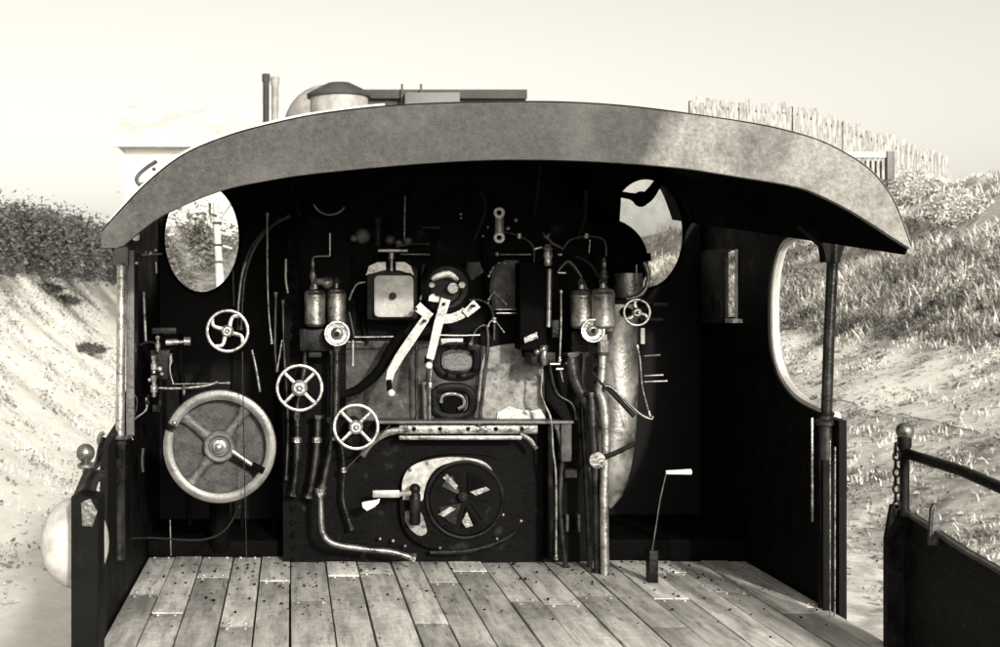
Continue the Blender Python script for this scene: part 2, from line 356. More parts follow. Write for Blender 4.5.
for (x, y, s_), l in zip(hd, hl): bush((x, y, H(x, y) - .2), m1, s_, l, 'dark bushes in a row on the left bank')
for i, (px, Y, x) in enumerate(((46, 40, None), (64, 41, None), (88, 36, None))):
    x = (px - VX) / F * Y
    bush((x, Y, H(x, Y) - .05), m2, .55, ['small low shrub near the left photo edge on pale ground', 'small ragged shrub just right of the one at the left photo edge', 'small low shrub on the left slope under the dark bushes'][i], 'low shrubs on the left slope', 'shrub', 'shrub', .2)
for i, (px, py, Y, s_) in enumerate(((915, 225, 36, .55), (888, 262, 33, .6), (955, 270, 31, .55), (820, 300, 38, .5))):
    x = (px - VX) / F * Y
    bush((x, Y, H(x, Y) - .05), m3, s_, ['large pale bush on the right bank just past the roof tip', 'pale bush on the bank under the tip of the roof', 'pale bush on the right bank at the photo edge', 'small pale bush seen through the cab side opening'][i], 'pale bushes on the right bank', 'bush', 'bush', .3)
# trees seen through the left oval window
def tree(loc, h, sc, label, seed, m='leafm'):
    root = empty('tree', loc); tag(root, label, 'tree')
    b = MB(); L = Vector(loc); b.tube([L, L + Vector((.1, 0, h * .4)), L + Vector((-.05, 0, h * .8))], [.2, .14, .06], 8, smooth=3)
    for k in range(6):
        a = k * 1.05; s0 = L + Vector((0, 0, h * (.35 + .06 * k))); b.tube([s0, s0 + Vector((math.cos(a) * .6, math.sin(a) * .6, .5)), s0 + Vector((math.cos(a) * 1.3, math.sin(a) * 1.2, .9))], [.07, .05, .02], 6)
    b.build('trunk', 'bark', root)
    o = bpy.data.objects.new('crown', bush_mesh('crown', 15000, 2.0, 2.0, 3.0, .07, m, seed)); COL.objects.link(o); o.parent = root; o.location = (0, 0, h * .28); o.scale = (sc,) * 3
tree((-3.6, 44, ZG), 6.4, 1.25, 'grey leafy tree seen through the left oval window', 11)
tree((-1.7, 52, ZG), 6.0, 1.2, 'farther grey tree to the right in the left oval window', 12)

# ------------------------------------------------------------------ far buildings
def far_building():
    root = empty('building', (-6, 64, 0)); tag(root, 'long low pale building with slate roof and white gutter above the left of the cab', 'building')
    b = MB(); b.box((-7.9, 62, H(-8, 62) - 2), (0, 72, 7.3)); b.build('wall', 'render', root)
    z0 = 7.45
    b = MB(); v = [b.bm.verts.new(p) for p in ((-8.4, 61.3, z0), (.4, 61.3, z0), (.4, 66.8, z0 + 2.6), (-8.4, 66.8, z0 + 2.6), (-8.4, 72.6, z0), (.4, 72.6, z0))]
    b.bm.faces.new((v[0], v[1], v[2], v[3])); b.bm.faces.new((v[3], v[2], v[5], v[4])); b.bm.faces.new((v[0], v[3], v[4])); b.bm.faces.new((v[1], v[5], v[2])); b.bm.faces.new((v[0], v[4], v[5], v[1])); b.build('roof', 'slate', root)
    b = MB(); b.box((-8.4, 61.05, z0 - .22), (.4, 61.28, z0 + .1), .03); b.build('gutter', 'paint', root)
far_building()
def poles():
    for i, (px, wpx, m, l) in enumerate(((266, 3.2, 'dark', 'thin dark stovepipe standing above the cab roof left of the tanks'), (275, 3.6, 'paint', 'grey vent pipe between the dark stovepipe and the domed tank'))):
        Y = 46; a = P(px, 74 + i * 3, Y); b = MB(); b.lathe([(M_(wpx, Y), ZG - a.z), (M_(wpx, Y), -.3), (M_(wpx, Y) * 1.25, -.25), (M_(wpx, Y) * 1.25, 0), (M_(wpx, Y) * .6, .02)], a, seg=14)
        o = b.build('stovepipe' if i == 0 else 'vent_pipe', 'dark' if i == 0 else 'tank'); tag(o, l, 'pipe')
poles()
def tanks():
    Y = 48; c = P(326, 130, Y); r = M_(43, Y)
    root = empty('domed_tank', (c.x, Y, ZG)); tag(root, 'pale storage tank with a rounded dome top rising above the cab roof', 'tank')
    b = MB(); b.lathe([(r, ZG), (r, c.z)] + [(r * math.cos(a), c.z + r * 1.05 * math.sin(a)) for a in [R(10 * k) for k in range(1, 9)]] + [(.02, c.z + r * 1.05)], (c.x, Y, 0), seg=40); b.build('shell', 'tank', root)
    Y = 44; c = P(339, 98, Y); r = M_(29, Y)
    root = empty('lidded_tank', (c.x, Y, ZG)); tag(root, 'round grey tank with a dark flanged lid in front of the domed tank', 'tank')
    b = MB(); b.lathe([(r, ZG), (r, c.z)], (c.x, Y, 0), seg=36); b.build('shell', 'tank', root)
    b = MB(); b.lathe([(r * 1.1, c.z + .01), (r * 1.12, c.z + .12), (r * 1.0, c.z + .2), (r * .4, c.z + .5), (.01, c.z + .5)], (c.x, Y, 0), seg=36); b.build('lid', 'dark', root)
    Y = 56; a = P(368, 110, Y); e = P(526, 88, Y)
    root = empty('shed', (a.x, Y, ZG)); tag(root, 'low dark tarred shed roofline showing above the middle of the cab roof', 'shed')
    b = MB(); b.box((a.x, Y, ZG), (e.x, Y + 8, e.z - .5)); b.build('wall', 'dark', root)
    b = MB(); b.box((a.x - .2, Y - .3, e.z - .49), (e.x, Y + 8.3, e.z - .1), .02); b.build('roof', 'dark', root)
    for px in (402, 421):
        q = P(px, 84, Y - .5); b = MB(); b.lathe([(.05, ZG - q.z), (.05, 0)], q, seg=8); b.build('post', 'grey', root)
    q = P(405, 101, Y - 1.2); q2 = P(460, 92, Y - 1.2); b = MB(); b.box((q.x, Y - 1.2, q.z - 4), (q2.x, Y - .4, q2.z), .03); b.build('lean_to', 'grey', root)
tanks()
def palisade():
    root = empty('fence', (17, 40, H(17, 40))); tag(root, 'white topped slatted fence on the bank past the right of the roof', 'fence')
    Y = 38
    p0 = P(800, 165, Y); p1 = P(893, 190, Y); b = MB(); x = p0.x
    zt = P(0, 157, Y).z; zb = P(0, 186, Y).z
    b.box((p0.x, Y - .1, zt - .02), (p1.x - .25, Y - .02, zt + .14), .01); b.build('top_rail', 'paint', root)
    b = MB()
    while x < p1.x: b.box((x, Y, zb), (x + .085, Y + .03, zt), 0); x += .15
    o = b.build('slats', 'board', root)
    b = MB(); b.box((p1.x - .22, Y - .12, zb - .2), (p1.x, Y + .1, zt + .16), .02); b.build('post', 'grey', root)
    b = MB(); b.box((p0.x, Y + .12, zb - .6), (p1.x, Y + .18, zt - .1)); b.build('backing_board', 'dark', root)
    b = MB(); q = P(886, 181, Y - .3); b.box((q.x - .3, Y - .4, q.z - .12), (q.x + .25, Y - .14, q.z + .04), .04); b.build('bracket', 'dark', root)
    Y = 54; a = P(690, 175, Y); e = P(945, 118, Y); root = empty('board_fence', (a.x, Y, H(a.x, Y))); tag(root, 'long tall weathered board fence sloping down behind the white topped slatted fence', 'fence')
    rq = random.Random(9); b = MB(); x = a.x
    def ft(x):
        px = VX + x / Y * F; return P(0, 99 + max(0, px - 720) * .085 + max(0, px - 800) * .26, Y).z
    while x < e.x:
        wd = rq.uniform(.14, .26); t = rq.uniform(-.03, .03)
        b.box((x, Y + t, H(x, Y) - 1), (x + wd, Y + t + .03, ft(x) + rq.uniform(-.16, .12))); x += wd + rq.uniform(.01, .07)
    b.build('boarding', 'board', root)
    x = a.x
    while x < e.x:
        b = MB(); b.box((x, Y + .09, H(x, Y) - 1), (x + .14, Y + .22, ft(x) - .05)); b.build('post', 'grey', root); x += 2.1
    for dz in (.35, 1.7):
        b = MB(); b.tube([Vector((a.x, Y + .08, ft(a.x) - dz)), Vector((P(720, 0, Y).x, Y + .08, ft(P(720, 0, Y).x) - dz)), Vector((P(800, 0, Y).x, Y + .08, ft(P(800, 0, Y).x) - dz)), Vector((e.x, Y + .08, ft(e.x) - dz))], .06, 6); b.build('rail', 'grey', root)
    root = empty('fence', (20, 46, 0)); tag(root, 'faint pale slatted fence running on right of the white topped fence', 'fence')
    Y = 40; a = P(896, 0, Y); e = P(946, 0, Y); zt = P(0, 182, Y).z; x = a.x; b = MB()
    while x < e.x: b.box((x, Y, zt - .5), (x + .12, Y + .03, zt)); x += .26
    b.build('slats', 'board', root); b = MB(); b.box((a.x, Y - .05, zt - .02), (e.x, Y - .01, zt + .12), .01); b.build('top_rail', 'paint', root)
palisade()
def signal():
    Y = 22; root = empty('signal_post', P(222, 400, Y)); root.location.z = ZG; tag(root, 'white lineside post with step bars seen through the left oval window', 'post')
    b = MB(); t = P(215.5, 202, Y); g = P(221, 300, Y); g2 = Vector((g.x + .1, Y, ZG))
    b.tube([t, g, g2], [.05, .075, .08], 12); b.build('pole', 'paint', root)
    for y in (223, 245, 262): b = MB(); c = P(216 + (y - 202) * .056, y, Y); b.lathe([(.075, -.02), (.09, 0), (.075, .02)], c, seg=14); b.build('collar', 'grey', root)
    for y in (220, 232, 245): b = MB(); c = P(218 + (y - 202) * .056, y, Y); b.tube([c, c + Vector((.2, 0, -.06))], .022, 8); b.build('step', 'paint', root)
    b = MB(); c = P(216, 208, Y); b.tube([c + Vector((-.1, -.05, .08)), c + Vector((-.1, -.05, -.1)), c + Vector((.02, -.05, -.14))], .025, 8); b.build('bracket', 'grey', root)
    b = MB(); b.tube([c + Vector((.02, .1, -.25)), c + Vector((.55, .1, .5))], .018, 8); b.build('stay', 'tank', root)
signal()

# ================================================================== THE LOCOMOTIVE
LO = empty('locomotive', (XC, YR, ZG))
tag(LO, 'old steam locomotive with an open black cab full of pipes, levers and handwheels', 'locomotive')
# --- roof
TOP = catm([(101, 231), (119, 211), (144, 185), (168.5, 164), (193, 149), (230, 134.5), (260, 126), (310, 115), (370, 107), (430, 103), (500, 101.3), (560, 101.5), (620, 105), (680, 112), (752, 122.7), (790, 131), (819, 140), (842, 151), (865.6, 166), (883, 184), (897, 208), (911, 246)], 4)
BOT = catm([(122, 247.5), (140, 232), (164, 215), (201, 198), (231, 188), (263, 181.5), (303, 175), (370, 168), (430, 163), (490, 160), (550, 160), (610, 162.5), (680, 168), (738, 177), (796, 187), (831, 201), (860, 217), (889, 236), (909, 248.5)], 4)
def interp(L, x):
    for a, b in zip(L, L[1:]):
        if a[0] <= x <= b[0]: return a[1] + (b[1] - a[1]) * (x - a[0]) / (b[0] - a[0] + 1e-9)
    return L[0][1] if x < L[0][0] else L[-1][1]
def fascia(name, x0a, x0b, x1a, x1b, m, lift):
    # strip between the two curves, cut slanted at its ends
    b = MB(); n = 110; rows = []
    for i in range(n + 1):
        t = i / n; xt = x0a + (x1a - x0a) * t; xb = x0b + (x1b - x0b) * t
        yt = interp(TOP, xt); yb = interp(BOT, xb) if xb > 122 else 247.8
        col = [P(xt + (xb - xt) * k / 4, yt + (yb - yt) * k / 4, YE) for k in range(5)]
        rows.append([b.bm.verts.new(c + Vector((0, -lift, 0))) for c in col] + [b.bm.verts.new(c + Vector((0, .018, 0))) for c in col[::-1]])
    b.skin(rows); return b.build(name, m, LO, 50)
def sun_shade_split():                                # sunlight painted pale over the right end, shade over the rest, ragged slanted border
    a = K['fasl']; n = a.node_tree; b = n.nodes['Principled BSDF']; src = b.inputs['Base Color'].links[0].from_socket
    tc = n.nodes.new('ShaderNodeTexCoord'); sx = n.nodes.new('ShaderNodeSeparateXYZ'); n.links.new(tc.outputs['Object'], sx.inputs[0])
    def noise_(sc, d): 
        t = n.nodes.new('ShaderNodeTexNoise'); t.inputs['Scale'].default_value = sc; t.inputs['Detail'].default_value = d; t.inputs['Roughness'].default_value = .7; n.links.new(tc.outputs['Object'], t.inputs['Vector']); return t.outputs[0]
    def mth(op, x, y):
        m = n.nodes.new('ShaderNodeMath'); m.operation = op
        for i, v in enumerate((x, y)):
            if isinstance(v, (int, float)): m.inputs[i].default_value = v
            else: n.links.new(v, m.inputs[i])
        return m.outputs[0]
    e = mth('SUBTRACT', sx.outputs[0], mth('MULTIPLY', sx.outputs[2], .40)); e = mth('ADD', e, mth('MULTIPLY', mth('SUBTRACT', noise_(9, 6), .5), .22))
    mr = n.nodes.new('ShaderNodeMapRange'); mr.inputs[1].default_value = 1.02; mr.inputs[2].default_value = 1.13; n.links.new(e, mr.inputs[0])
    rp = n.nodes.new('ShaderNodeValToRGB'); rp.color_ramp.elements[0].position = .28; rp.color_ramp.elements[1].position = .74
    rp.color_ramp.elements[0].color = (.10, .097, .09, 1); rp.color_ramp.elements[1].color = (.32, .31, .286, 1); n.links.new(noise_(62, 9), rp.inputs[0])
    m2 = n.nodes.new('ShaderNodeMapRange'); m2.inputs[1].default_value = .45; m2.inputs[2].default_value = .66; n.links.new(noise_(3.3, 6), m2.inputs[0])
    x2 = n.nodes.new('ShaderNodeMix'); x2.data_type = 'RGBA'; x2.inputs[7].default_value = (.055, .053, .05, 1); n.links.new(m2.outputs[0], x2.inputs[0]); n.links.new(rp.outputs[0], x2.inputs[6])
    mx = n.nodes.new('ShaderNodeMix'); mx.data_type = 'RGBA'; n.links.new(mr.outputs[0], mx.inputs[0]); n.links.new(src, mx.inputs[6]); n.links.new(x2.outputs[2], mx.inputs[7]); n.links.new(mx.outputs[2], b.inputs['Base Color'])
sun_shade_split()
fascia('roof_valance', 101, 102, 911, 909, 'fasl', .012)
def rise(Y, e): return (Y - YE) / 2.44 * (0.26 * min(1, e * 1.1) ** 1.5)
def roof():
    b = MB(); rows = []
    Ys = [YE + .02, 5.1, 5.7, 6.4, YF + .35]
    for j, (x, y) in enumerate(TOP):
        c = P(x, y + .8, YE); e = abs(c.x - XC) / 1.42
        row = []
        for Y in Ys: row.append(b.bm.verts.new((c.x, Y, c.z - .006 + rise(Y, e))))
        for Y in Ys[::-1]: row.append(b.bm.verts.new((XC + (c.x - XC) * .992, Y, c.z - .03 + rise(Y, e))))
        rows.append(row)
    b.skin(rows); b.build('roof', 'soot', LO, 60)
    b = MB(); b.tube([P(x, y - 1.2, YE) for x, y in TOP[2:34]], .005, 6); b.build('roof_beading', 'roof', LO)
    b = MB(); b.tube([P(x + .4, y + .3, YE - .012) for x, y in TOP], .002, 6); b.build('roof_edge_seam', 'soot', LO)
    b = MB(); b.tube([P(157, 161, 4.7), P(146, 168, 4.7), P(137, 177, 4.7), P(139, 184, 4.7), P(147, 182, 4.7), P(160, 170, 4.7)], .008, 8, smooth=5); b.ball(P(154, 169, 4.7), .008); b.build('roof_hook', 'grey', LO)
    # a roof rib across the cab under the sheet
    for Y in (5.3, 6.2):
        b = MB(); pts = [P(x, y, YE) for x, y in TOP[16:-20:3]]; b.tube([Vector((XC + (p.x - XC) * .98, Y, p.z - .055 + rise(Y, abs(p.x - XC) / 1.42))) for p in pts], .02, 6); b.build('roof_rib', 'soot', LO)
roof()
# --- spectacle plate with two oval windows
za = lambda Y, y: (VY - y) / F * Y
WL = P(202, 238, YF); WRc = P(645, 233.5, YF); wa, wb = M_(37.5, YF), M_(54.5, YF)
top = [(XC + (P(x, y, YE).x - XC) * .985, P(x, y, YE).z - .02 + rise(YF, abs(P(x, y, YE).x - XC) / 1.42)) for x, y in TOP[::3]]
top = [p for p in top if XL + .03 < p[0] < XR - .03]
out = [(XL, ZF - .3)] + [(XL, .1), (XL, .45)] + top + [(XR, .52), (XR, .1), (XR, ZF - .3)]
plate('spectacle_plate', out, [ell(WL.x, WL.z, wa, wb), ell(WRc.x, WRc.z, wa, wb)], .012, FXZ(YF), 'black', LO)
for c in (WL, WRc):
    b = MB(); b.tube([Vector((c.x + (wa + .004) * math.cos(2 * math.pi * i / 56), YF - .014, c.z + (wb + .004) * math.sin(2 * math.pi * i / 56))) for i in range(56)], .0075, 6, closed=True)
    wf = b.build('window', 'soot', LO)
    plate('pane', ell(c.x, c.z, wa, wb), [], .004, FXZ(YF), 'glass', wf)
b = MB(); b.tube([P(612, 193, YF - .08), P(630, 196, YF - .08), P(641, 199, YF - .08), P(650, 194, YF - .08), P(662, 176, YF - .08)], [.016, .018, .036, .03, .02], 10, smooth=4); b.ball(P(641, 199, YF - .08), .042); b.build('window_catch', 'soot', LO)
# --- side walls
def side(X, s_):
    th = .03
    if s_ > 0:
        yo = 5.97
        outl = [(5.2, ZF - .9), (YF, ZF - .9), (YF, .22), (5.16, .30), (5.16, .235), (5.3, .235)]
        # opening edge (Y,z): right jamb of the cut-out, front side
        o2 = catm([(5.33, .235), (5.60, .28), (5.80, .27), (5.90, .21), (5.965, .08), (5.975, -.10), (5.95, -.24), (5.86, -.35), (5.70, -.425), (5.50, -.46), (5.20, -.485)], 5)
        holes = [[(6.385, -.085), (6.73, -.085), (6.73, .18), (6.66, .235), (6.50, .255), (6.385, .24)]]
        poly = [(5.2, ZF - .9), (YF, ZF - .9), (YF, .45), (5.16, .30)] + o2
        plate('cab_side', poly, holes, th, FYZ(X + th / 2), 'black', LO)
        # beading round the opening, its pale tone painted in for sunlight on the edge
        b = MB(); b.tube([Vector((X + .032, y + .004, z)) for y, z in o2[:-2]], .022, 8, flat=1); b.build('opening_beading', 'roof', LO)
        b = MB(); b.box((X - .012, 6.375, -.1), (X + .0, 6.39, .25), .003); b.box((X - .05, 6.30, -.112), (X - .003, 6.42, -.092), .003); b.build('window_slide', 'paint', LO)
        b = MB(); b.box((X - .02, 6.50, -.12), (X - .002, 6.90, .26), .006); b.box((X - .026, 6.55, -.08), (X - .018, 6.86, .22), .004); b.build('sliding_shutter', 'lag', LO)
        pn = plate('window', [(6.385, -.085), (6.73, -.085), (6.73, .235), (6.385, .235)], [], .004, FYZ(X + .03), 'glass', LO)
    else:
        o2 = catm([(5.33, .2), (5.60, .24), (5.80, .22), (5.95, .10), (5.975, -.10), (5.95, -.24), (5.86, -.35), (5.70, -.42), (5.50, -.5), (4.98, -.56)], 5)
        poly = [(4.9, ZF - .9), (YF, ZF - .9), (YF, .45), (5.16, .26)] + o2
        plate('cab_side', poly, [], th, FYZ(X - th / 2), 'black', LO)
side(XR, 1); side(XL, -1)
# rear edge of the right lower side, with bright strips
b = MB(); b.pbox(811.5, 418, 813.5, 522, 5.17, 5.18, .001); b.build('edge_strip', 'steel2', LO)
b = MB(); b.tube([P(835, 447, 5.13), P(834.5, 700, 5.13)], .004, 6); b.tube([P(830, 440, 5.13), P(830, 700, 5.13)], .003, 6); b.build('edge_strip', 'steel2', LO)
# right pillar
b = MB(); b.tube([P(834, 226, YR), P(833, 262, YR), P(832.5, 264, YR), P(829, 340, YR), P(826.5, 416, YR)], [.03, .029, .022, .022, .022], 16); b.build('roof_pillar', 'pipe', LO)
b = MB(); b.prism([(800, 225), (870, 222), (846, 240), (840, 262), (826, 262), (824, 246)], YR - .02, YR + .04, .004); b.build('pillar_bracket', 'black', LO)
b = MB(); c = P(826, 419, YR); b.lathe([(.03, 0), (.042, .006), (.042, .02), (.03, .03), (.03, .045), (.036, .05), (.03, .06)], c - Vector((0, 0, .03)), seg=18); b.lathe([(.027, -.5), (.027, -.02)], c, seg=14); b.build('pillar_foot', 'pipe', LO)
b = MB(); b.pbox(823, 460, 837, 760, YR - .03, YR + .03, .01); b.build('side_pillar', 'black', LO)
# left pillar
b = MB(); b.tube([P(121.5, 268, YR), P(121, 350, YR), P(120, 437, YR)], .0185, 16); b.ball(P(121.5, 267, YR), .02); b.build('roof_pillar', 'steel', LO)
b = MB(); b.pbox(126, 250, 134, 436, YR + .02, YR + .05, .003); b.build('side_pillar', 'grey', LO)
b = MB(); b.pbox(114, 247, 128, 266, YR, YR + .06, .005); b.build('pillar_bracket', 'grey', LO)
b = MB(); b.lathe([(.026, -.48), (.026, -.02), (.03, -.015), (.03, 0)], P(119, 441, YR - .01), seg=14); b.build('pillar_foot', 'pipe', LO)
b = MB(); b.tube([P(104, 446, 5.2), P(110, 439, 5.2), P(125, 438, 5.22), P(131, 436, 5.25)], .008, 8, smooth=4); b.tube([P(104, 446, 5.2), P(99, 443, 5.2), P(100, 436, 5.2), P(104, 433, 5.2)], .009, 8, smooth=4); b.build('hand_hook', 'steel2', LO)

# --- footplate floor, planked
def plankmat():
    m = K['floor']; n = m.node_tree; b = n.nodes['Principled BSDF']; src = b.inputs['Base Color'].links[0].from_socket
    oi = n.nodes.new('ShaderNodeObjectInfo'); mr = n.nodes.new('ShaderNodeMapRange'); mr.inputs[3].default_value = .62; mr.inputs[4].default_value = 1.1; n.links.new(oi.outputs['Random'], mr.inputs[0])
    mx = n.nodes.new('ShaderNodeMix'); mx.data_type = 'RGBA'; mx.blend_type = 'MULTIPLY'; mx.inputs[0].default_value = 1; n.links.new(src, mx.inputs[6]); n.links.new(mr.outputs[0], mx.inputs[7])
    tc = n.nodes.new('ShaderNodeTexCoord'); t = n.nodes.new('ShaderNodeTexNoise'); t.inputs['Scale'].default_value = 2.2; t.inputs['Detail'].default_value = 9; t.inputs['Roughness'].default_value = .75; n.links.new(tc.outputs['Object'], t.inputs['Vector'])
    m3 = n.nodes.new('ShaderNodeMapRange'); m3.inputs[1].default_value = .5; m3.inputs[2].default_value = .68; m3.inputs[4].default_value = .45; n.links.new(t.outputs[0], m3.inputs[0])
    x2 = n.nodes.new('ShaderNodeMix'); x2.data_type = 'RGBA'; x2.inputs[7].default_value = (.05, .048, .045, 1); n.links.new(m3.outputs[0], x2.inputs[0]); n.links.new(mx.outputs[2], x2.inputs[6]); n.links.new(x2.outputs[2], b.inputs['Base Color'])
plankmat()
rp_ = random.Random(3); x = XL + .012
while x < XR - .05:
    wd = min(rp_.uniform(.12, .17), XR - .01 - x); cut = rp_.uniform(4.95, 6.0)
    for y0, y1 in ((4.55, cut - .003), (cut, 6.34)):
        a = rp_.uniform(-.002, .002); b = MB(); b.box((x, y0, ZF - .04), (x + wd - rp_.uniform(.004, .009), y1, ZF - rp_.uniform(0, .007)), .004)
        for yy in (y0 + .04, y1 - .04):
            for xx in (x + .03, x + wd - .035): b.lathe([(.006, -.004), (.0055, .0015), (.001, .002)], (xx, yy, ZF - .001), seg=6)
        b.build('floor_plank', 'floor', LO)
    x += wd
bmc = bmesh.new()
for i in range(650):
    x = rp_.uniform(XL + .05, XR - .05); y = 6.2 - abs(rp_.gauss(0, .55)); q = rp_.choice((.002, .003, .004, .007)) * rp_.uniform(.6, 1.3)
    if y < 4.7: continue
    v = [bmc.verts.new((x + dx * q * rp_.uniform(.6, 1.2), y + dy * q * rp_.uniform(.6, 1.2), ZF + q * .3 + dz * q * rp_.uniform(.5, .9))) for dx, dy, dz in ((1, 0, 0), (-1, 0, 0), (0, 1, 0), (0, -1, 0), (0, 0, 1), (0, 0, -1))]
    for t in ((0, 2, 4), (2, 1, 4), (1, 3, 4), (3, 0, 4), (2, 0, 5), (1, 2, 5), (3, 1, 5), (0, 3, 5)): bmc.faces.new([v[k] for k in t])
me = bpy.data.meshes.new('coal_crumbs'); bmc.to_mesh(me); bmc.free(); me.materials.append(K['iron']); o = bpy.data.objects.new('coal_crumbs', me); COL.objects.link(o); tag(o, 'small crumbs of coal scattered over the cab floor planks', 'coal', kind='stuff')
b = MB(); b.box((P(608, 0, YB).x, 6.22, ZF - .01), (XR - .005, YF - .02, P(0, 540, YB).z), .015); b.build('dark_floor_block', 'soot', LO)  # black box added to keep the floor dark beside the backhead
b = MB(); b.box((XL + .005, 6.32, ZF - .01), (P(282, 0, YB).x, YF - .02, P(0, 545, YB).z), .015); b.build('dark_floor_block', 'soot', LO)  # matching added black box, darkens the left front of the floor
b = MB(); b.box((XL, 4.6, ZF - .7), (XR, YF, ZF - .05)); b.build('underframe', 'soot', LO)
# --- boiler in front of the cab, chassis and wheels (out of the photo, seen from elsewhere)
b = MB(); b.lathe([(.72, 0), (.72, 5.2)], (XC, YF + .01, -.62), (0, 1, 0), 40); b.lathe([(.78, 5.21), (.78, 6.4), (.7, 6.45)], (XC, YF, -.62), (0, 1, 0), 40); b.build('boiler', 'black', LO)
b = MB(); b.box((XC - .6, 4.8, ZG + .9), (XC + .6, 13.3, ZG + 1.25)); b.build('frame', 'soot', LO)
for y in (7.9, 9.6, 11.3):
    for sx in (-1, 1):
        b = MB(); b.ringt(0, 0, 1, 1, 1, 4) if False else None
        b.tube([Vector((XC + sx * .76, y + .78 * math.cos(2 * math.pi * i / 32), ZG + 1.08 + .78 * math.sin(2 * math.pi * i / 32))) for i in range(32)], .06, 8, closed=True)
        for k in range(10):
            a = k * math.pi / 5; b.tube([Vector((XC + sx * .76, y, ZG + 1.08)), Vector((XC + sx * .76, y + .75 * math.cos(a), ZG + 1.08 + .75 * math.sin(a)))], .03, 6)
        b.build('driving_wheel', 'black', LO)

# --- backhead
def arch(x0, x1, z0, zt, r, n=10):
    pts = [(x0, z0), (x0, zt - r)]
    pts += [(x0 + r - r * math.cos(R(90 * k / n)), zt - r + r * math.sin(R(90 * k / n))) for k in range(1, n + 1)]
    pts += [(x1 - r + r * math.sin(R(90 * k / n)), zt - r + r * math.cos(R(90 * k / n))) for k in range(0, n + 1)]
    return pts + [(x1, z0)]
bx0, bx1 = P(283, 0, YB).x, P(606, 0, YB).x
poly = arch(bx0, bx1, ZF - .2, P(0, 165, YB).z, .55)
th = YF - YB - .02
bh = plate('backhead', poly, [], th, FXZ(YB + th / 2), 'worn', LO)
b = MB()
pr = arch(bx0 + .045, bx1 - .045, ZF, P(0, 165, YB).z - .045, .5, 14)
for (a, c) in zip(pr, pr[1:]):
    L = math.hypot(c[0] - a[0], c[1] - a[1]); n = max(1, int(L / .06))
    for k in range(n):
        x = a[0] + (c[0] - a[0]) * k / n; z = a[1] + (c[1] - a[1]) * k / n; b.lathe([(.014, 0), (.012, -.006), (.006, -.011), (.0005, -.012)], (x, YB, z), (0, 1, 0), 8)
for y in (352, 386, 418):
    for k in range(15):
        x = 372 + k * 14
        if 425 < x < 482 and y > 340: continue
        q = P(x, y, YB); b.lathe([(.009, 0), (.008, -.005), (.0005, -.009)], (q.x, YB, q.z), (0, 1, 0), 8)
b.bm.from_mesh(bh.data); b.bm.to_mesh(bh.data); b.bm.free()
# scaled plates on the backhead
b = MB(); b.prism([(484, 356), (487, 348), (502, 345), (520, 343), (522, 358), (543, 358), (546, 417), (520, 421), (484, 420), (478, 400), (480, 372)], YB - .02, YB - .001, .004); b.build('scaled_plate', 'scaly', LO)
b = MB(); b.prism([(496, 425), (498, 413), (510, 406), (524, 412), (541, 409), (549, 424)], YB - .045, YB - .021, .008); b.build('crust', mat('pale_crust', .3, .8, c2=.55, scale=20, lo=.4, hi=.6, bump=.8, bscale=60, c3=.05, s3=14, l3=.5, h3=.6), LO)
b = MB(); b.prism([(346, 341), (432, 341), (480, 345), (500, 352), (500, 420), (346, 421)], YB - .012, YB - .001, .004); b.build('lagging_panel', 'lag', LO)
# shelf above the fire door
b = MB(); b.pbox(378, 421, 574, 424, YB - .16, YB - .001, .004); b.build('shelf', 'grey', LO)
b = MB(); b.pbox(399, 425, 538, 434, YB - .11, YB - .002, .005); b.pbox(399, 436, 522, 440, YB - .13, YB - .002, .004)
b.tube([P(400, 430, YB - .1), P(384, 434, YB - .1), P(370, 444, YB - .1), P(362, 456, YB - .1)], .018, 8, smooth=4); b.tube([P(520, 434, YB - .12), P(530, 440, YB - .12), P(536, 449, YB - .12)], .012, 8, smooth=4); sh = b.build('shelf_beam', 'steel2', LO)
b = MB()
for px in (414, 440, 468, 496, 522): q = P(px, 429, YB - .11); b.ball(q, .011, 6)
b.build('bolt_heads', 'iron', sh)
# washout flanges
def oval_ring(name, px, py, a, bb, Y, tpx, m, parent=None):
    b = MB(); pts = [P(px + a * math.copysign(abs(math.cos(t)) ** .75, math.cos(t)), py - bb * math.copysign(abs(math.sin(t)) ** .75, math.sin(t)), Y) for t in [2 * math.pi * i / 40 for i in range(40)]]
    b.tube(pts, M_(tpx, Y), 8, closed=True); return b.build(name, m, parent or LO)
fr = oval_ring('washout_flange', 457, 361, 20, 16, YB - .02, 4.2, 'iron')
b = MB(); b.prism([(457 + 15 * math.copysign(abs(math.cos(t)) ** .7, math.cos(t)), 362 - 8.5 * math.copysign(abs(math.sin(t)) ** .7, math.sin(t))) for t in [2 * math.pi * i / 28 for i in range(28)]], YB - .05, YB - .001, .008); b.build('washout_door', 'grey', fr)
b = MB()
for px, py in ((450, 347), (460, 347), (447, 375), (459, 376), (474, 352), (474, 370)): b.disc(px, py, YB - .06, YB - .02, 2, 6)
b.build('bolt_heads', 'soot', fr)
fr2 = oval_ring('washout_flange', 453, 402, 20, 15, YB - .02, 4.5, 'iron')
b = MB(); b.disc(453, 402, YB - .035, YB - .005, 14, 24); b.build('washout_door', 'soot', fr2)
b = MB(); b.tube([P(441, 403, YB - .05), P(443, 396, YB - .05), P(452, 394, YB - .05), P(462, 397, YB - .05), P(464, 405, YB - .05), P(458, 409, YB - .05)], .009, 8, smooth=4); b.build('bridge', 'steel2', fr2)
b = MB(); b.pbox(441, 338.5, 463, 346, YB - .03, YB - .012, .002); o = b.build('name_plate', 'steel2', LO); o['label'] = 'small worn unreadable metal plate above the oval door'

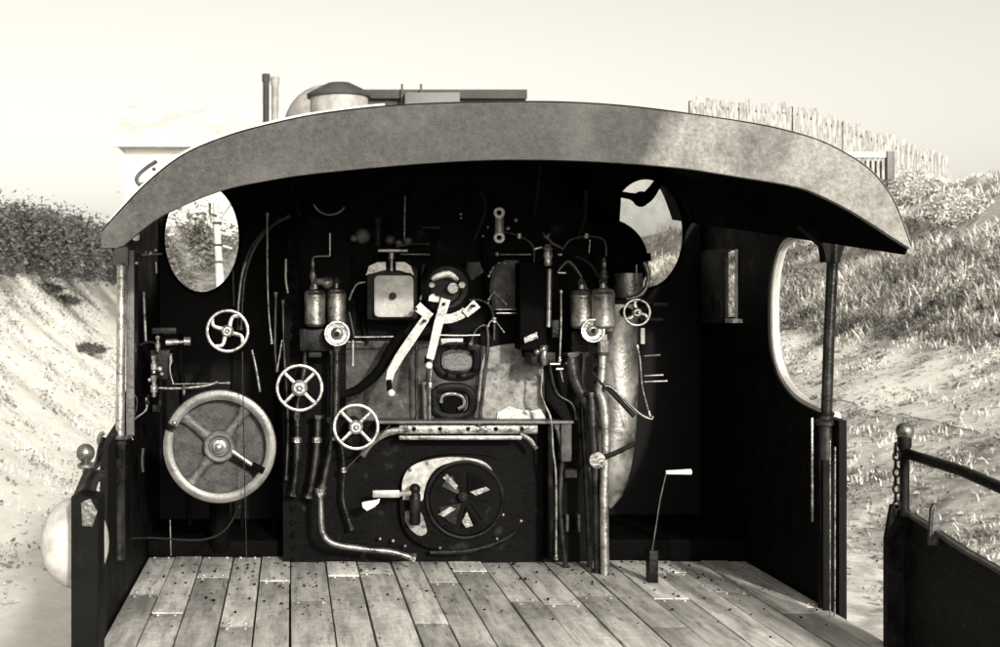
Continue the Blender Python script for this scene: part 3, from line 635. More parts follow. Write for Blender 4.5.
# --- fire door
b = MB(); pts = []
for i in range(48):
    t = 2 * math.pi * i / 48; pts.append((461 + 61 * math.copysign(abs(math.cos(t)) ** .7, math.cos(t)), 503 - 48 * math.copysign(abs(math.sin(t)) ** .75, math.sin(t))))
b.prism(pts, YB - .05, YB - .001, .012)
fd = b.build('fire_door_plate', 'worn', LO)
SC = mat('heat_scale', 0.36, 0.65, c2=0.09, scale=13, lo=.42, hi=.66, bump=.5, bscale=60, c3=0.03, s3=16, l3=.6, h3=.72)
b = MB(); b.prism(catm([(403, 500), (402, 484), (407, 471), (418, 463), (434, 459), (452, 457), (468, 458), (482, 461), (491, 468), (493, 478), (487, 480), (478, 470), (465, 463), (450, 463), (437, 468), (428, 480), (424, 492), (422, 501), (412, 500)], 3), YB - .054, YB - .049, .001); b.build('scale_deposit', SC, fd)
b = MB(); b.prism(catm([(405, 512), (410, 510), (420, 512), (424, 520), (427, 532), (420, 536), (411, 530), (405, 521)], 3), YB - .054, YB - .049, .001); b.build('scale_deposit', 'scaly', fd)
b = MB(); b.ringt(465, 500, YB - .06, 38, 2.0, 48); b.build('fire_door_ring', 'iron', fd)
b = MB(); b.disc(465, 500, YB - .075, YB - .05, 37, 40); b.build('fire_door', 'worn', fd)
for k, (a0, a1) in enumerate(((118, 150), (40, 85), (-5, 30), (195, 250), (262, 300), (310, 345))):
    c = (465, 500); pl = [(c[0] + 6 * math.cos(R((a0 + a1) / 2)), c[1] - 6 * math.sin(R((a0 + a1) / 2)))] + [(c[0] + 27 * math.cos(R(a0 + (a1 - a0) * j / 6)), c[1] - 27 * math.sin(R(a0 + (a1 - a0) * j / 6))) for j in range(7)]
    b = MB(); b.prism(pl, YB - .087, YB - .074, .003); b.build('damper_segment', ('lag', 'soot', 'worn', 'iron', 'soot', 'worn')[k], fd)
b = MB(); b.disc(463, 497, YB - .11, YB - .07, 5, 16); b.disc(463, 497, YB - .125, YB - .1, 2.4, 6); b.build('door_boss', 'iron', fd)
for pl in ([(443, 478), (447, 474), (458, 486), (456, 490)], [(470, 492), (486, 487), (490, 490), (476, 496)], [(437, 515), (450, 507), (456, 509), (444, 517)], [(462, 522), (467, 512), (473, 526), (466, 528)]):
    b = MB(); b.prism(pl, YB - .094, YB - .086, .002); b.build('damper_vane', 'steel2', fd)
b = MB(); b.ball(P(415, 489, YB - .12), .026); b.lathe([(.02, -.16), (.026, -.15), (.026, -.02), (.018, 0)], P(415, 491, YB - .12), seg=14); b.ball(P(415, 511, YB - .12), .024); b.build('door_hinge', 'iron', fd)
b = MB(); b.pbox(372.5, 490.5, 400, 498, YB - .19, YB - .165, .006); b.tube([P(398, 494.5, YB - .178), P(410, 493, YB - .15)], .012, 8); b.build('door_handle', 'white', fd)
b = MB(); b.tube([P(430, 553, YB - .06), P(470, 551, YB - .06), P(500, 542, YB - .06), P(516, 532, YB - .06)], .012, 8, smooth=5); b.build('door_sill', 'iron', fd)
b = MB()
for px, py in ((393, 541), (405, 546), (380, 539), (497, 539), (521, 521), (503, 515), (440, 548), (427, 463), (410, 470)): b.ball(P(px, py, YB - .055), .009, 6)
b.build('bolt_heads', 'steel2', fd)
# loose cloth caught on the handle
b = MB(); bm = b.bm; V = []
ol = [(362, 503), (368, 501.5), (374, 501), (380, 499), (379, 503), (374, 507.5), (367, 511), (363, 508)]
b.prism(ol, YB - .2, YB - .185, .003); o = b.build('rag', 'cloth'); tag(o, 'crumpled white rag hanging under the fire door handle', 'rag')

# --- handwheels
def wheel(px, py, Y, r, rim, spokes, rot, hub, m='steel', width=3.0, curved=0, stem=.12, wall=YB, label=None, name='handwheel', hubm=None):
    b = MB(); b.ringt(px, py, Y, r - rim, rim, 48, flat=.8); W = b.build(name, m, LO)
    if label: W['label'] = label
    for k in range(spokes):
        a = R(rot + 360 * k / spokes); c, s_ = math.cos(a), math.sin(a)
        def q(d, off=0): return P(px + c * d - s_ * off, py - s_ * d - c * off, Y + .005)
        b = MB(); R1 = r - rim
        wm = M_(width, Y)
        b.tube([q(hub * .5), q(R1 * .35, curved * .5), q(R1 * .7, curved), q(R1)], [wm * 1.0, wm * .85, wm * .75, wm * .9], 8, smooth=4, flat=.5); b.build('spoke', m, W)
    b = MB(); b.lathe([(M_(hub, Y), .012), (M_(hub, Y), -.008), (M_(hub * .75, Y), -.014), (M_(hub * .7, Y), -.012)], P(px, py, Y), (0, 1, 0), 20)
    b.lathe([(M_(hub * .42, Y), -.01), (M_(hub * .42, Y), -.026), (M_(hub * .2, Y), -.034)], P(px, py, Y), (0, 1, 0), 6); b.build('hub', hubm or m, W)
    if wall:
        b = MB(); b.lathe([(M_(hub * .6, Y), .012), (M_(hub * .6, Y), (wall - Y) * .5), (M_(hub * .95, Y), (wall - Y) * .55), (M_(hub * .95, Y), wall - Y)], P(px, py, Y), (0, 1, 0), 14); b.build('valve_stem', 'iron', W)
    return W
wheel(227.5, 331, 5.95, 22, 1.7, 4, 50, 6, width=2.6, curved=5, label='small left handwheel with curved spokes', wall=6.4)
wheel(299.5, 388, 5.95, 24, 1.7, 4, 45, 8, width=2.4, label='four spoked handwheel beside the large reversing wheel')
wheel(356, 427, 5.95, 23.5, 1.7, 4, 45, 7, width=2.3, label='four spoked handwheel above the fire door')
wheel(637, 312.5, 5.9, 14.2, 1.3, 3, 90, 5, width=2.2, curved=2, label='small right handwheel under the oval window')
def knobwheel(px, py, Y, r, label):
    b = MB(); s_ = M_(1, Y); b.lathe([(r * s_ * .3, .02), (r * s_ * .93, .012), (r * s_, 0), (r * s_ * .96, -.012), (r * s_ * .84, -.012), (r * s_ * .76, 0), (r * s_ * .1, .002)], P(px, py, Y), (0, 1, 0), 32)
    W = b.build('flange_wheel', 'steel', LO); W['label'] = label
    b = MB(); b.lathe([(r * s_ * .5, .004), (r * s_ * .48, -.008), (r * s_ * .3, -.014), (r * s_ * .1, -.015)], P(px, py, Y), (0, 1, 0), 20); b.build('boss', 'steel2', W)
    b = MB(); b.lathe([(r * s_ * .22, -.01), (r * s_ * .2, -.03), (r * s_ * .1, -.034)], P(px, py, Y), (0, 1, 0), 6); b.build('nut', 'iron', W)
    b = MB(); b.lathe([(r * s_ * .5, .01), (r * s_ * .5, YB - Y)], P(px, py, Y), (0, 1, 0), 16); b.build('valve_stem', 'soot', W)
knobwheel(337, 333.5, 5.92, 13, 'solid round flange wheel on the left steam valve')
knobwheel(592.5, 330.5, 5.88, 12.2, 'solid round flange wheel on the right steam valve')

# --- the big reversing wheel
def revwheel():
    Y = 5.6; cx, cy = 219.5, 446.5
    b = MB(); pts = []
    # flat rim with a notch
    prof = [(56.5, .02), (57, 0), (56, -.012), (53, -.016), (49.5, -.016), (46.8, -.01), (46.3, .0), (46.8, .02)]
    a0, a1 = 163, 163 + 352; rings = []
    for i in range(91):
        a = R(a0 + (a1 - a0) * i / 90)
        rings.append([b.bm.verts.new(P(cx + math.cos(a) * r_, cy - math.sin(a) * r_, Y) + Vector((0, d, 0))) for r_, d in prof])
    b.skin(rings); W = b.build('reversing_wheel', mat('worn_rim', 0.025, 0.4, metal=.45, c2=0.15, scale=5, lo=.3, hi=.55, bump=.2, bscale=60), LO); W['label'] = 'large flat rimmed reversing wheel at the left'
    b = MB(); b.disc(cx, cy, Y + .05, Y + .08, 52, 48); b.build('back_disc', 'grey', W).data.materials[0] = mat('mottled_disc', .006, .7, c2=.05, scale=30, bump=.5, bscale=90)
    for k, (rot) in enumerate((55, 140, 232, 327)):
        a = R(rot); c, s_ = math.cos(a), math.sin(a)
        b = MB(); q = lambda d: P(cx + c * d, cy - s_ * d, Y + .018)
        b.tube([q(12), q(24), q(38), q(47)], [M_(6, Y), M_(5, Y), M_(4.6, Y), M_(7, Y)], 10, smooth=4, flat=.45); b.build('spoke', 'grey' if k != 3 else 'iron', W)
    b = MB(); s_ = M_(1, Y); b.lathe([(16 * s_, .05), (16 * s_, -.005), (14.5 * s_, -.012), (11 * s_, -.01), (10 * s_, .01), (4, .01) if False else (9 * s_, .012)], P(cx, cy, Y), (0, 1, 0), 32); b.build('hub', 'grey', W)
    b = MB(); b.lathe([(7 * s_, .02), (6.8 * s_, -.02), (4 * s_, -.024), (3.5 * s_, -.05), (1.5 * s_, -.055)], P(cx, cy, Y), (0, 1, 0), 16); b.build('shaft_end', 'steel', W)
    b = MB(); b.tube([P(cx + 13, cy + 5, Y - .02), P(252, 465, Y - .03)], [M_(2.4, Y), M_(2.2, Y)], 8); b.build('crank_rod', 'steel', W)
    b = MB(); b.tube([P(252, 465, Y - .03), P(264, 471, Y - .035)], M_(3.4, Y), 8); b.build('crank_grip', 'soot', W)
    b = MB(); b.ball(P(174.5, 423, Y - .02), .011, 8); b.build('rim_stud', 'steel', W)
    b = MB(); b.lathe([(18 * s_, .08), (22 * s_, .12), (22 * s_, .9)], P(cx, cy, Y), (0, 1, 0), 24); b.build('screw_housing', 'soot', W)
    b = MB(); b.tube([P(cx, cy + 10, 6.3), P(cx, 540, 6.3), Vector((P(cx, cy, 6.3).x, 6.4, ZF))], .05, 12); b.build('screw_support', 'soot', W)
revwheel()

# --- pipes: (points in photo pixels, distance, radius px, material)
def pipe(pts, Y, r, m='pipe', name='pipe', sm=5, seg=10, flat=1.0):
    b = MB(); b.tube([P(p[0], p[1], p[2] if len(p) > 2 else Y) for p in pts], [M_(x, Y) for x in r] if isinstance(r, (list, tuple)) else M_(r, Y), seg, smooth=sm, flat=flat)
    if name == 'pipe' and m in ('pipe', 'steel2', 'iron') and not isinstance(r, list) and r >= .9 and sum(math.hypot(p[0] - q[0], p[1] - q[1]) for p, q in zip(pts, pts[1:])) > 70:
        Q = [P(p[0], p[1], p[2] if len(p) > 2 else Y) for p in pts]
        for a, c in ((Q[0], Q[1]), (Q[-1], Q[-2])):
            u = M_(r, Y); b.lathe([(u * 1.05, -.002), (u * 1.75, 0), (u * 1.75, .014), (u * 1.3, .016), (u * 1.3, .022), (u * 1.02, .024)], a, c - a, 6)
    return b.build(name, m, LO)
PIPES = [
 ([(267.5, 213), (267.5, 270), (269, 315), (272, 344)], 6.1, 1.1, 'steel2'),
 ([(290, 216), (272, 226), (258, 242), (249, 262), (244, 285), (241, 330)], 6.15, 1.5, 'pipe'),
 ([(281, 218), (262, 233), (248, 255), (240, 290), (238, 330)], 6.2, 1.0, 'pipe'),
 ([(246, 262), (242, 275), (239, 300), (238, 318)], 6.08, 1.5, 'steel2'),
 ([(286, 259), (286, 280), (288, 293)], 6.05, 1.4, 'steel2'),
 ([(233, 270), (234, 306)], 6.2, .8, 'pipe'),
 ([(276, 292), (275, 345), (277, 372)], 6.12, 1.6, 'pipe'),
 ([(282, 340), (277, 372)], 6.05, 1.0, 'steel2'),
 ([(242.5, 352), (244, 450), (246.5, 558)], 5.5, .55, 'pipe'),
 ([(252, 350), (256, 368), (260, 392)], 6.1, 1.5, 'steel2'),
 ([(330, 233), (330, 256)], 6.05, .9, 'steel'),
 ([(330, 256), (314, 257), (312.5, 264)], 6.05, .9, 'steel2'),
 ([(297, 415), (297, 455), (293, 496)], 6.1, 3.2, 'pipe'),
 ([(318, 415), (316, 455), (309, 498)], 6.1, 3.4, 'pipe'),
 ([(332, 350), (331, 440), (326, 470), (322, 489)], 6.08, 3.0, 'pipe'),
 ([(337, 346), (336, 400), (335, 440)], 6.0, 3.4, 'pipe'),
 ([(345, 470), (390, 425)], 6.05, .7, 'pipe'),
 ([(362, 342), (348, 342)], 6.0, .9, 'steel2'),
 ([(353, 340), (353, 366)], 5.98, 1.1, 'steel'),
 ([(354, 337), (372, 337), (398, 336.5)], 6.0, 1.0, 'steel2'),
 ([(436, 335), (458, 335.5), (480, 335)], 6.0, 1.0, 'steel'),
 ([(346, 394), (360, 388), (378, 372), (390, 352), (402, 334)], 6.0, [4, 4.5, 5, 5.5, 6], 'soot'),
 ([(417, 346), (416, 364), (417, 420)], 6.1, 1.4, 'pipe'),
 ([(424, 382), (425, 420)], 6.14, 2.6, 'grey'),
 # right hand group
 ([(603, 356), (602, 378), (600, 392), (604, 406), (606, 440), (604, 500), (605, 576)], 5.9, 4.6, 'steel'),
 ([(592, 392), (593, 430), (596, 470), (598, 574)], 5.95, 4.2, 'pipe'),
 ([(571, 352), (575, 380), (590, 410), (594, 430)], 6.0, 6.0, 'pipe'),
 ([(541, 358), (542, 378), (541, 392), (545, 405), (551, 420), (553, 450), (556, 480), (556, 560)], 6.0, 1.3, 'steel2'),
 ([(549, 360), (556, 392), (572, 404), (576, 420)], 6.05, 1.6, 'pipe'),
 ([(561, 290), (561, 325), (559.5, 362)], 5.95, 1.2, 'steel2'),
 ([(560, 368), (563, 382)], 5.95, .8, 'steel2'),
 ([(566, 362), (572, 372), (574, 384)], 6.0, 1.8, 'grey'),
 ([(605, 386), (612, 388), (625, 400), (640, 414), (651, 419), (653, 416)], 5.85, 1.3, 'steel2'),
 ([(592, 372), (600, 382), (607, 390)], 5.85, 1.3, 'iron'),
 ([(607, 387), (622, 403), (634, 416)], 5.87, 2.6, 'iron'),
 ([(637, 345), (640, 360), (642, 385), (646, 402), (650, 416)], 5.9, 1.0, 'steel2'),
 ([(557, 272), (566, 262), (572, 264), (580, 275), (588, 292)], 6.0, 2.2, 'pipe'),
 ([(573, 256), (588, 262), (598, 276), (604, 292)], 6.05, 2.6, 'iron'),
 ([(644, 262), (648, 272), (647, 285), (640, 295), (626, 299)], 6.1, 2.4, 'steel2'),
 ([(590, 240), (589, 253)], 6.1, .8, 'steel'),
 ([(636.5, 265), (636.5, 282)], 6.1, 1.0, 'steel2'),
 # centre, above the regulator
 ([(500, 254.5), (520, 254.5)], 6.08, .8, 'steel2'),
 ([(520, 254.5), (531, 254.5)], 6.08, 1.2, 'steel2'),
 ([(405, 195), (404, 245)], 6.15, 1.2, 'steel2'),
 ([(396, 247), (412, 244), (430, 244)], 6.1, 1.1, 'pipe'),
 ([(423, 227.5), (440, 227.5)], 6.1, 1.2, 'pipe'),
 ([(400, 254), (430, 254.5)], 6.1, .9, 'steel2'),
 ([(480, 190), (486, 206), (480, 226), (474, 240)], 6.12, 2.4, 'iron'),
 ([(540, 165), (538, 190), (534, 215)], 6.12, 2.0, 'iron'),
 ([(586, 190), (585, 215), (578, 240)], 6.12, 2.6, 'iron'),
 ([(424, 264), (421, 280), (420, 300)], 6.1, .8, 'pipe'),
 # left group
 ([(144, 292), (145, 318), (146, 342)], 5.9, 1.4, 'steel2'),
 ([(131, 300), (133, 330), (136, 352)], 5.8, 1.0, 'pipe'),
 ([(171, 356), (170, 370), (173, 382), (178, 384), (230, 383)], 5.8, .9, 'steel2'),
 ([(140, 345), (150, 342), (160, 345)], 5.85, 1.5, 'iron'),
 ([(158, 388), (178, 388.5), (205, 386), (218, 382)], 5.75, 1.6, 'steel2'),
 ([(146, 398), (146, 410), (134, 420), (130, 432), (133, 440)], 5.7, 1.1, 'steel2'),
 ([(130, 390), (137, 400), (134, 420)], 5.72, .7, 'pipe'),
 ([(143, 448), (142, 462), (143, 472)], 5.7, 2.0, 'pipe'),
 ([(136, 255), (150, 254.5), (162, 254)], 6.1, 1.0, 'steel2'),
 ([(156, 262), (156.5, 273)], 6.1, 1.2, 'steel'),
 ([(170, 520), (171, 556)], 5.7, .8, 'steel2'),
 ([(110, 540), (150, 538), (200, 540), (225, 530), (240, 505)], 5.7, 1.2, 'iron'),
 ([(232, 500), (244, 480), (248, 450)], 5.75, 1.0, 'iron'),
]
for a in PIPES: pipe(*a)
# bottom drain pipe and its union
pipe([(320.5, 492), (321, 515), (323, 533), (334, 544), (365, 549), (392, 552), (415, 559)], 5.98, 3.0, 'steel2')
b = MB(); b.lathe([(M_(5, 6), -.008), (M_(5, 6), .012)], P(320, 491, 5.98), seg=8); b.build('pipe_union', 'steel', LO)

# --- vertical reservoirs
def reservoir(px, y0, y1, Y, r, m, label=None, cap=True):
    b = MB(); a = P(px, y1, Y); h = P(px, y0, Y).z - a.z; q = M_(r, Y)
    b.lathe([(q * .7, -.012), (q, 0), (q, h * .8), (q * 1.04, h * .81), (q * 1.04, h * .88), (q * .98, h * .9), (q * .9, h), (q * .3, h + .01)], a, seg=24)
    o = b.build('oil_cup', m, LO)
    if label: o['label'] = label
    b = MB(); b.lathe([(q * .35, h), (q * .3, h + .03), (q * .45, h + .035), (q * .1, h + .06)], a, seg=12); b.build('cap', 'steel2', o)
    return o
reservoir(315, 291, 324, 5.98, 10.5, 'steel2'); reservoir(336.5, 290, 322, 6.0, 9.5, 'steel2')
reservoir(581.5, 291, 326, 5.95, 11, 'steel2'); reservoir(603, 290, 326, 5.9, 11.5, 'casing')
b = MB(); b.ball(P(327, 283, 5.98), .028); b.tube([P(316, 282, 5.98), P(332, 280, 5.98)], .018, 8); b.build('oil_valve', 'steel2', LO)
for (px, y0, y1, r) in ((313, 264, 290, 2.6), (604, 255, 290, 3.4)):
    b = MB(); a = P(px, y1, 5.98); u = M_(1, 5.98)
    b.lathe([(r * u * 1.3, 0), (r * u * 1.3, 3 * u), (r * u * .7, 5 * u), (r * u * .7, 10 * u), (r * u * 1.4, 13 * u), (r * u, 18 * u), (r * u * .5, 22 * u), (r * u * .8, 24 * u), (r * u * .8, 28 * u), (r * u * .3, 33 * u)], a, seg=14); b.build('sight_feed', 'steel2', LO)
b = MB(); b.pbox(299, 328, 331, 352, 6.0, 6.18, .02); b.pbox(308, 352, 322, 358, 6.02, 6.16, .01); b.build('injector_body', 'iron', LO)
b = MB(); b.pbox(571, 330, 590, 352, 6.0, 6.18, .02); b.build('injector_body', 'iron', LO)
# unions on right steam pipe
b = MB(); b.lathe([(M_(5.2, 5.88), 0), (M_(5.6, 5.88), .004), (M_(5.6, 5.88), .05), (M_(4, 5.88), .056), (M_(4, 5.88), .08)], P(603.5, 352, 5.88), seg=8); b.build('pipe_union', 'steel', LO)
b = MB(); b.pbox(603, 327, 613, 331, 5.9, 5.96, .003); b.build('valve_lever', 'grey', LO)
b = MB(); b.lathe([(M_(8, 5.8), 0), (M_(8.6, 5.8), .006), (M_(7, 5.8), .014)], P(597.5, 460.5, 5.8), (0, 1, 0), 22); kn = b.build('round_handle', 'steel2', LO)
b = MB(); b.tube([P(603, 458, 5.82), P(618, 452, 5.84), P(634, 444, 5.9)], .012, 8); b.build('spindle', 'iron', kn)
# bright tapering casing on the right of the firebox
def casing():
    Y = 6.12; b = MB(); u = M_(1, Y)
    rows = []
    for k in range(17):
        t = k / 16; y = 303 + (508 - 303) * t
        cx = 617 if t < .45 else 617 - (t - .45) * 12
        r = 21 if t < .6 else max(1.5, 21 * math.sqrt(max(0, 1 - ((t - .6) / .4) ** 2.0)))
        c = P(cx, y, Y + .1)
        rows.append([b.bm.verts.new(c + Vector((math.cos(a) * r * u, math.sin(a) * r * u * .9, 0))) for a in [2 * math.pi * i / 32 for i in range(32)]])
    b.skin(rows); o = b.build('firebox_casing', 'casing', LO); o['label'] = 'bright tapering round casing on the right'
    b = MB(); b.lathe([(21.8 * u, 0), (22.4 * u, .006), (22.4 * u, .016), (19 * u, .022)], P(617, 304, Y + .1), seg=32); b.build('casing_band', 'iron', o)
casing()
# round black vessel silhouetted in the right oval window
b = MB(); c = P(602, 262, 6.45); b.lathe([(M_(q[0], 6.45), q[1]) for q in ((34, .1), (40, .05), (43, -.02), (43, -.06), (38, -.12), (20, -.17), (1, -.18))], c, (0, 1, 0), 40); vs = b.build('air_reservoir', 'soot', LO)
b = MB(); b.tube([P(640, 258, 6.4), P(650, 257, 6.4)], .02, 10); b.build('stub', 'soot', vs)
b = MB(); c = P(628, 288, 6.2); b.lathe([(M_(14, 6.2), .07), (M_(15, 6.2), .02), (M_(13, 6.2), -.05), (M_(8, 6.2), -.06)], c, (0, 0, 1), 24); b.build('condenser', 'steel2', LO)
b = MB(); b.pbox(652, 303, 668, 306, 6.3, 6.5, .003); b.pbox(640, 318, 663, 321, 6.2, 6.4, .003); b.build('small_shelf', 'iron', LO)
b = MB(); b.pbox(641, 328, 645, 344, 6.0, 6.02, .002); b.build('gauge_strip', 'paint', LO)
for y, x1 in ((356, 660), (376, 663), (382, 667)): pipe([(644, y), (x1, y - 1)], 6.3, 1.3, 'steel2')
b = MB(); b.prism([(588, 160), (622, 160), (621, 200), (619, 240), (588, 240)], 6.6, 6.75, .01); b.build('vertical_duct', 'soot', LO)
# rod with handle near the right wall
b = MB(); b.tube([P(666, 472.5, 5.7), P(691, 472, 5.7)], [M_(2, 5.7), M_(3, 5.7)], 8); h = b.build('damper_handle', 'paint', LO)
b = MB(); b.tube([P(666, 474, 5.7), P(660, 500, 5.72), P(652, 552, 5.75)], .003, 6); b.build('damper_rod', 'steel2', h)
b = MB(); c = P(652, 552, 5.75); b.box((c.x - .02, 5.72, ZF), (c.x + .02, 5.78, c.z + .01), .004); b.build('rod_bracket', 'iron', h)

# --- regulator
def flatbar(pts, Y, wpx, tk, name, m, parent, ends=None):
    b = MB(); n = len(pts); L = []; Rr = []
    for i, (x, y) in enumerate(pts):
        a = pts[max(i - 1, 0)]; c = pts[min(i + 1, n - 1)]; dx, dy = c[0] - a[0], c[1] - a[1]; l = math.hypot(dx, dy); w_ = wpx[i] if isinstance(wpx, (list, tuple)) else wpx
        L.append((x - dy / l * w_ / 2, y + dx / l * w_ / 2)); Rr.append((x + dy / l * w_ / 2, y - dx / l * w_ / 2))
    rows = []
    for l_, r_ in zip(L, Rr):
        rows.append([b.bm.verts.new(P(l_[0], l_[1], Y)), b.bm.verts.new(P(r_[0], r_[1], Y)), b.bm.verts.new(P(r_[0], r_[1], Y) + Vector((0, tk, 0))), b.bm.verts.new(P(l_[0], l_[1], Y) + Vector((0, tk, 0)))])
    b.skin(rows); bmesh.ops.bevel(b.bm, geom=[e for e in b.bm.edges if len(e.link_faces) == 2 and e.calc_face_angle(0) > 1.0], offset=.002, segments=1, affect='EDGES')
    return b.build(name, m, parent, 35)
RG = 5.9
b = MB(); b.disc(447, 287, RG + .08, YB, 26, 32, .2); b.disc(446, 288, RG + .04, RG + .1, 17, 24); reg = b.build('regulator_gland', 'iron', LO)
b = MB(); b.disc(453, 288, RG, RG + .05, 6, 16); b.disc(462, 285, RG + .02, RG + .06, 4, 6); b.disc(433, 296, RG + .01, RG + .05, 3, 6); b.disc(432, 285, RG + .02, RG + .06, 3.6, 6); b.build('gland_nut', 'steel2', reg)
b = MB(); b.tube([P(432, 280, RG), P(438, 276, RG), P(449, 274, RG), (P(458, 280, RG))], [.012, .018, .02, .01], 8, smooth=4, flat=.6); b.build('gland_rim', 'steel', reg)
flatbar([(446, 299), (439, 322), (430, 359)], RG - .1, [9.5, 9, 7.5], .018, 'regulator_lever', 'white', reg)
flatbar([(426, 318), (413, 337), (400, 356), (391, 372), (388, 386)], RG - .06, [8, 9, 9, 8, 6], .018, 'regulator_lever', 'white', reg)
flatbar([(417, 306), (423, 311), (431, 317)], RG - .05, [10, 9, 8], .02, 'lever_head', 'white', reg)
flatbar([(439, 299.5), (434, 299), (429, 298)], RG - .02, 5.5, .015, 'link_bar', 'white', reg)
flatbar(catm([(437, 319), (450, 318.5), (460, 315), (466, 311)], 4), RG - .03, 9, .018, 'sector', 'white', reg)
flatbar([(465, 314), (471, 309), (477, 303.5)], RG - .05, [8, 9, 10], .02, 'lever_head', 'white', reg)
for p, q in (((391, 380), (391.5, 393)), ((429, 357), (429, 365.5))):
    b = MB(); b.tube([P(p[0] - 2, p[1], RG - .08), P(q[0] - 2, q[1] - 2, RG - .09)], .012, 8); b.build('lever_end', 'soot', reg)
    b = MB(); b.ball(P(q[0], q[1], RG - .11), M_(3.6, RG - .1), 10); b.build('lever_knob', 'paint', reg)

for px, py in ((444, 304), (416, 309), (474, 306), (425, 321)):
    b = MB(); b.disc(px, py, RG - .115, RG - .03, 1.8, 6); b.build('pivot_bolt', 'iron', reg)
# --- white cover plate box
b = MB(); b.pbox(366, 266, 419, 321, 6.02, 6.19, .03); bxo = b.build('gauge_housing', 'iron', LO)
b = MB(); pts = []
x0, y0, x1, y1, r = 374.5, 275.5, 413.5, 317, 5
for cx, cy, a in ((x1 - r, y0 + r, 0), (x0 + r, y0 + r, 90), (x0 + r, y1 - r, 180), (x1 - r, y1 - r, 270)):
    for k in range(5): t = R(a + 22.5 * k); pts.append((cx + r * math.cos(t), cy - r * math.sin(t)))
b.prism(pts, 5.98, 6.015, .004); cp = b.build('cover_plate', mat('pale_plate', .24, .6, c2=.42, scale=14, bump=.2, bscale=80), bxo)
b = MB(); b.disc(393, 296, 5.955, 5.98, 3.6, 12); b.build('knob', 'iron', bxo)
b = MB(); b.prism([(366, 275), (369, 266), (378, 262), (386, 262), (386, 270), (378, 271)], 5.99, 6.03, .004); b.prism([(414, 275), (411, 266), (405, 262), (396, 262), (396, 270), (404, 271)], 5.99, 6.03, .004); b.build('lifting_lug', 'steel2', bxo)
b = MB(); b.lathe([(M_(2.4, 6), 0), (M_(2, 6), .05), (M_(3.2, 6), .055), (M_(3, 6), .085)], P(391.5, 271, 6.0), seg=12); b.build('stem', 'steel2', bxo)
b = MB(); b.pbox(378, 249, 408, 252, 6.0, 6.05, .003); b.build('bracket_bar', 'steel2', LO)
b = MB(); b.lathe([(.012, 0), (.016, .06), (.012, .1), (.02, .11), (.02, .13)], P(378, 246, 6.05), seg=12); b.build('test_cock', 'iron', LO)
for px, py, r in ((390, 240, 5), (399, 243, 4), (408, 241, 4), (363, 236, 8), (354, 238, 4)):
    b = MB(); b.ball(P(px, py, 6.1), M_(r, 6.1)); b.build('pipe_elbow', 'grey', LO)
b = MB(); b.disc(330, 197, 6.05, 6.12, 17, 32); ga = b.build('pressure_gauge', 'soot', LO)
b = MB(); b.ringt(330, 197, 6.05, 17.5, 1.1, 30, a0=205, a1=325); b.build('gauge_rim_lit_arc', 'steel2', ga)  # bright rim shaped only where its lower arc catches light
# whistle valve with two rings
b = MB(); b.lathe([(M_(4.2, 5.98), 0), (M_(4.6, 5.98), .01), (M_(4.4, 5.98), .11), (M_(3.6, 5.98), .12)], P(499.5, 238, 5.98), seg=16); wv = b.build('whistle_valve', 'white', LO)
for y in (212.5, 237.5):
    b = MB(); b.ringt(499.2, y, 5.95, 4.0, 1.6, 24); b.build('ring', 'paint', wv); b = MB(); b.disc(499.2, y, 5.955, 5.99, 3, 12); b.build('bore', 'soot', wv)
for px, py, r in ((461, 214, 1.4), (461, 218, 1.1), (488, 227, 1.4), (508, 228, 2.4), (516, 220, 2), (483, 236, 1.2), (497, 254, 2.3), (505, 263, 1.2), (499, 263, 1.4), (493, 268, 1.2), (490, 272, 1), (489, 276, 1.8), (489, 299, 2), (488, 303, 1.6), (494, 292, 1.3), (488, 326, 1.8), (494, 319, 1), (504, 332, 1), (506, 304, 1)):
    b = MB(); b.ball(P(px, py, 6.03), M_(r, 6.03), 6); b.build('cock_nut', 'steel', LO)
pipe([(489, 276), (493, 268)], 6.05, .9, 'steel2'); pipe([(488, 302), (490, 297), (494, 292)], 6.05, .9, 'steel2'); pipe([(488, 326), (490, 322), (494, 319)], 6.05, .9, 'steel2'); pipe([(494, 292), (506, 304)], 6.05, .5, 'steel2'); pipe([(494, 319), (504, 332)], 6.05, .5, 'steel2')
b = MB(); b.prism([(494, 266), (505, 260), (519, 260), (520, 310), (494, 311), (490, 290)], 6.08, 6.14, .01); b.build('grey_panel', 'lag', LO)
b = MB(); b.pbox(496, 312.5, 520, 314, 6.05, 6.08, .001); b.pbox(496, 309, 520, 310, 6.05, 6.08, .001); b.build('trim_line', 'steel2', LO)
b = MB(); b.prism([(468, 262), (480, 262), (484, 272), (470, 282), (466, 274)], 6.1, 6.15, .01); b.build('grey_panel', 'lag', LO)
